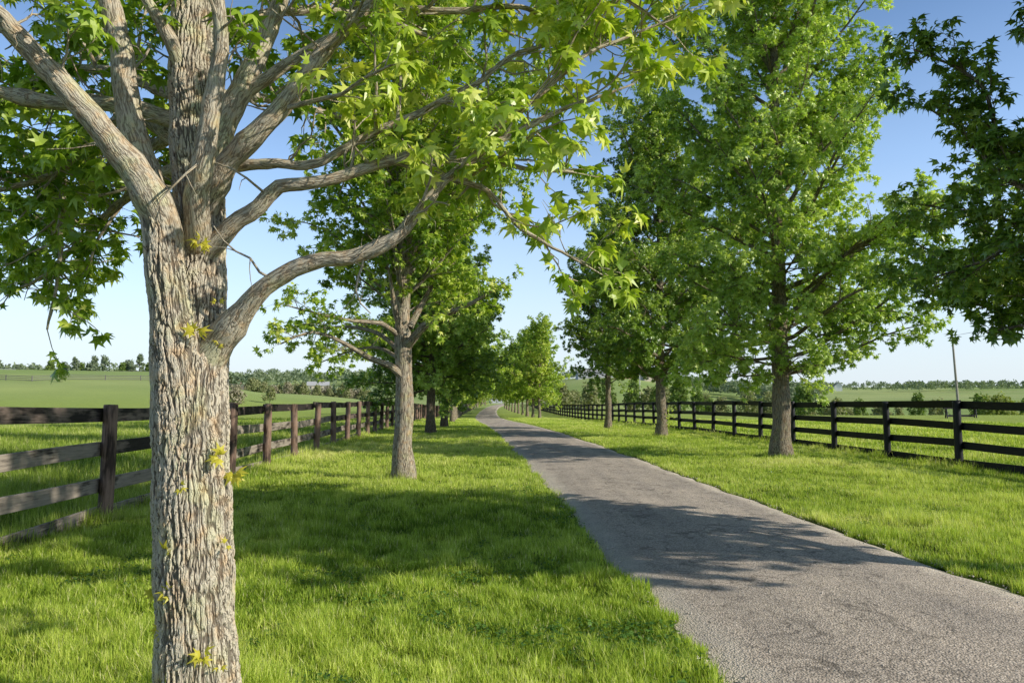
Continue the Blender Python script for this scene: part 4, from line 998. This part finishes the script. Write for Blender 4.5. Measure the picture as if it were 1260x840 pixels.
def trestle():
    Y = 82.; x = (1180 - CX) / F_PX * Y
    t = thing('hay_rack', 'low dark wooden rack with trestle legs standing in the mown field', 'rack', (x, Y, gz(x, Y)), .06)
    for sx in (-1.6, 1.6):
        for k in (-.22, .22):
            tb = Tubes(); tb.add(np.array([(sx + k * .8, k * 2, -.05), (sx, k * .3, .95)]), np.array([.07, .06]), 8)
            V, Q, T, B = tb.data(); link('leg', make_mesh('leg', V, [Q, T], [POST_BLACK], attrs={'grain': ('FLOAT_VECTOR', B)}), t)
    link('top_beam', box_mesh('top_beam', -1.9, 1.9, -.12, .12, .95, 1.12, BOARD_BLACK), t)
    link('cross_board', box_mesh('cross_board', -1.5, 1.5, -.03, .03, .12, .34, BOARD_BLACK), t)
trestle()

def far_fence(label, pts, step=6.0):
    root = thing('paddock_fence', label, 'fence', (0, 0, 0)); P = []
    for (p, q) in zip(pts[:-1], pts[1:]):
        a = np.array([(p[0] - CX) / F_PX * p[1], p[1]]); b = np.array([(q[0] - CX) / F_PX * q[1], q[1]]); n = int(np.linalg.norm(b - a) / step)
        P += [a + (b - a) * k / n for k in range(n)]
    P.append(b); P = np.array(P); z = ground(P[:, 0], P[:, 1])
    pm = make_mesh('post', np.array([(x, y, zz) for zz in (-.2, 1.4) for y in (-.08, .08) for x in (-.08, .08)]), [np.array([[0, 2, 3, 1], [4, 5, 7, 6], [0, 1, 5, 4], [1, 3, 7, 5], [3, 2, 6, 7], [2, 0, 4, 6]])], [M_FARF])
    for k in range(min(len(P), 100)):
        o = link('post', pm, root); o.location = (P[k, 0], P[k, 1], z[k])
    for zr in (.3, .75, 1.2):
        tb = Tubes(); tb.add(np.stack([P[:, 0], P[:, 1] - .1, z + zr], -1), np.full(len(P), .085), 4); V, Q, T, B = tb.data()
        link('rail', make_mesh('rail', V, [Q, T], [M_FARF]), root)
M_FARF = plain('far_board', (.16, .15, .145))
far_fence('dark paddock fence crossing the green hill below the crest trees at left', [(-90, 188), (40, 190), (75, 200), (130, 205), (215, 214), (300, 225)])
far_fence('paddock fence running along the top of the green hill by the barn', [(45, 318), (90, 322), (140, 326), (215, 330)])
sb = [blob_tree(141, 2.6, 1.0, .2, 260, .3, LEAF_FAR, .05, lob=6)]
put_many('sapling', 'small round sapling standing at the paddock fence on the left hill', 'tree', None, sb, [(77, 192)], 1.0, 1.0)

# ------------------------------------------------------------------ light, sky, camera
SUN_AZ = math.radians(-20); SUN_EL = math.radians(28)
to_sun = Vector((math.cos(SUN_AZ) * math.cos(SUN_EL), math.sin(SUN_AZ) * math.cos(SUN_EL), math.sin(SUN_EL)))
sd = bpy.data.lights.new('sun', 'SUN'); sd.energy = 5.0; sd.angle = math.radians(.53); sd.color = (1.0, .93, .80)
so = bpy.data.objects.new('sun', sd); COL.objects.link(so); so.rotation_euler = to_sun.to_track_quat('Z', 'Y').to_euler()
w = bpy.data.worlds.new('World'); sc.world = w; w.use_nodes = True
nt = w.node_tree; bg = nt.nodes['Background']
sky = nt.nodes.new('ShaderNodeTexSky'); sky.sky_type = 'NISHITA'; sky.sun_disc = False
sky.sun_elevation = SUN_EL; sky.sun_rotation = math.atan2(to_sun.x, to_sun.y); sky.air_density = 1.0; sky.dust_density = .3; sky.ozone_density = 2.0
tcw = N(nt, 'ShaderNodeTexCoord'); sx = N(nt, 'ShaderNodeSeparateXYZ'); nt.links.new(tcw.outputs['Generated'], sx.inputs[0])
zen = ramp(nt, [(0, (1.5, 1.55, 1.75)), (.28, (1.30, 1.42, 1.58)), (.46, (1.02, 1.10, 1.20)), (.60, (.30, .31, .33)), (.9, (.16, .16, .17))]); nt.links.new(sx.outputs[2], zen.inputs[0])  # sky above the frame dimmed to cut fill light and deepen shadows
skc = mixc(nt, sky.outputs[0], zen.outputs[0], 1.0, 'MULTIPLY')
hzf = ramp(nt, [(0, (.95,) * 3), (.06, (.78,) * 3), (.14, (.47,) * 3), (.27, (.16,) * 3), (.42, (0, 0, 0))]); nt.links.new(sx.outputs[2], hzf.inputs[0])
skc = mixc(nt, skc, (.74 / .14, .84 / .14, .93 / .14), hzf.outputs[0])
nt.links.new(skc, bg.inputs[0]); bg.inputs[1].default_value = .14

cam = bpy.data.cameras.new('camera'); cam.sensor_width = 36; cam.lens = F_PX / 1260 * 36; cam.clip_start = .05; cam.clip_end = 12000
co = bpy.data.objects.new('camera', cam); COL.objects.link(co); co.location = (0, 0, CAM_H); co.rotation_euler = (PI / 2 + PITCH, 0, 0)
sc.camera = co
sc.view_settings.view_transform = 'Standard'; sc.view_settings.look = 'None'; sc.view_settings.exposure = 0; sc.view_settings.gamma = 1
sc.render.engine = 'CYCLES'
sc.cycles.max_bounces = 6; sc.cycles.diffuse_bounces = 3; sc.cycles.glossy_bounces = 2; sc.cycles.transmission_bounces = 4
sc.cycles.use_denoising = True
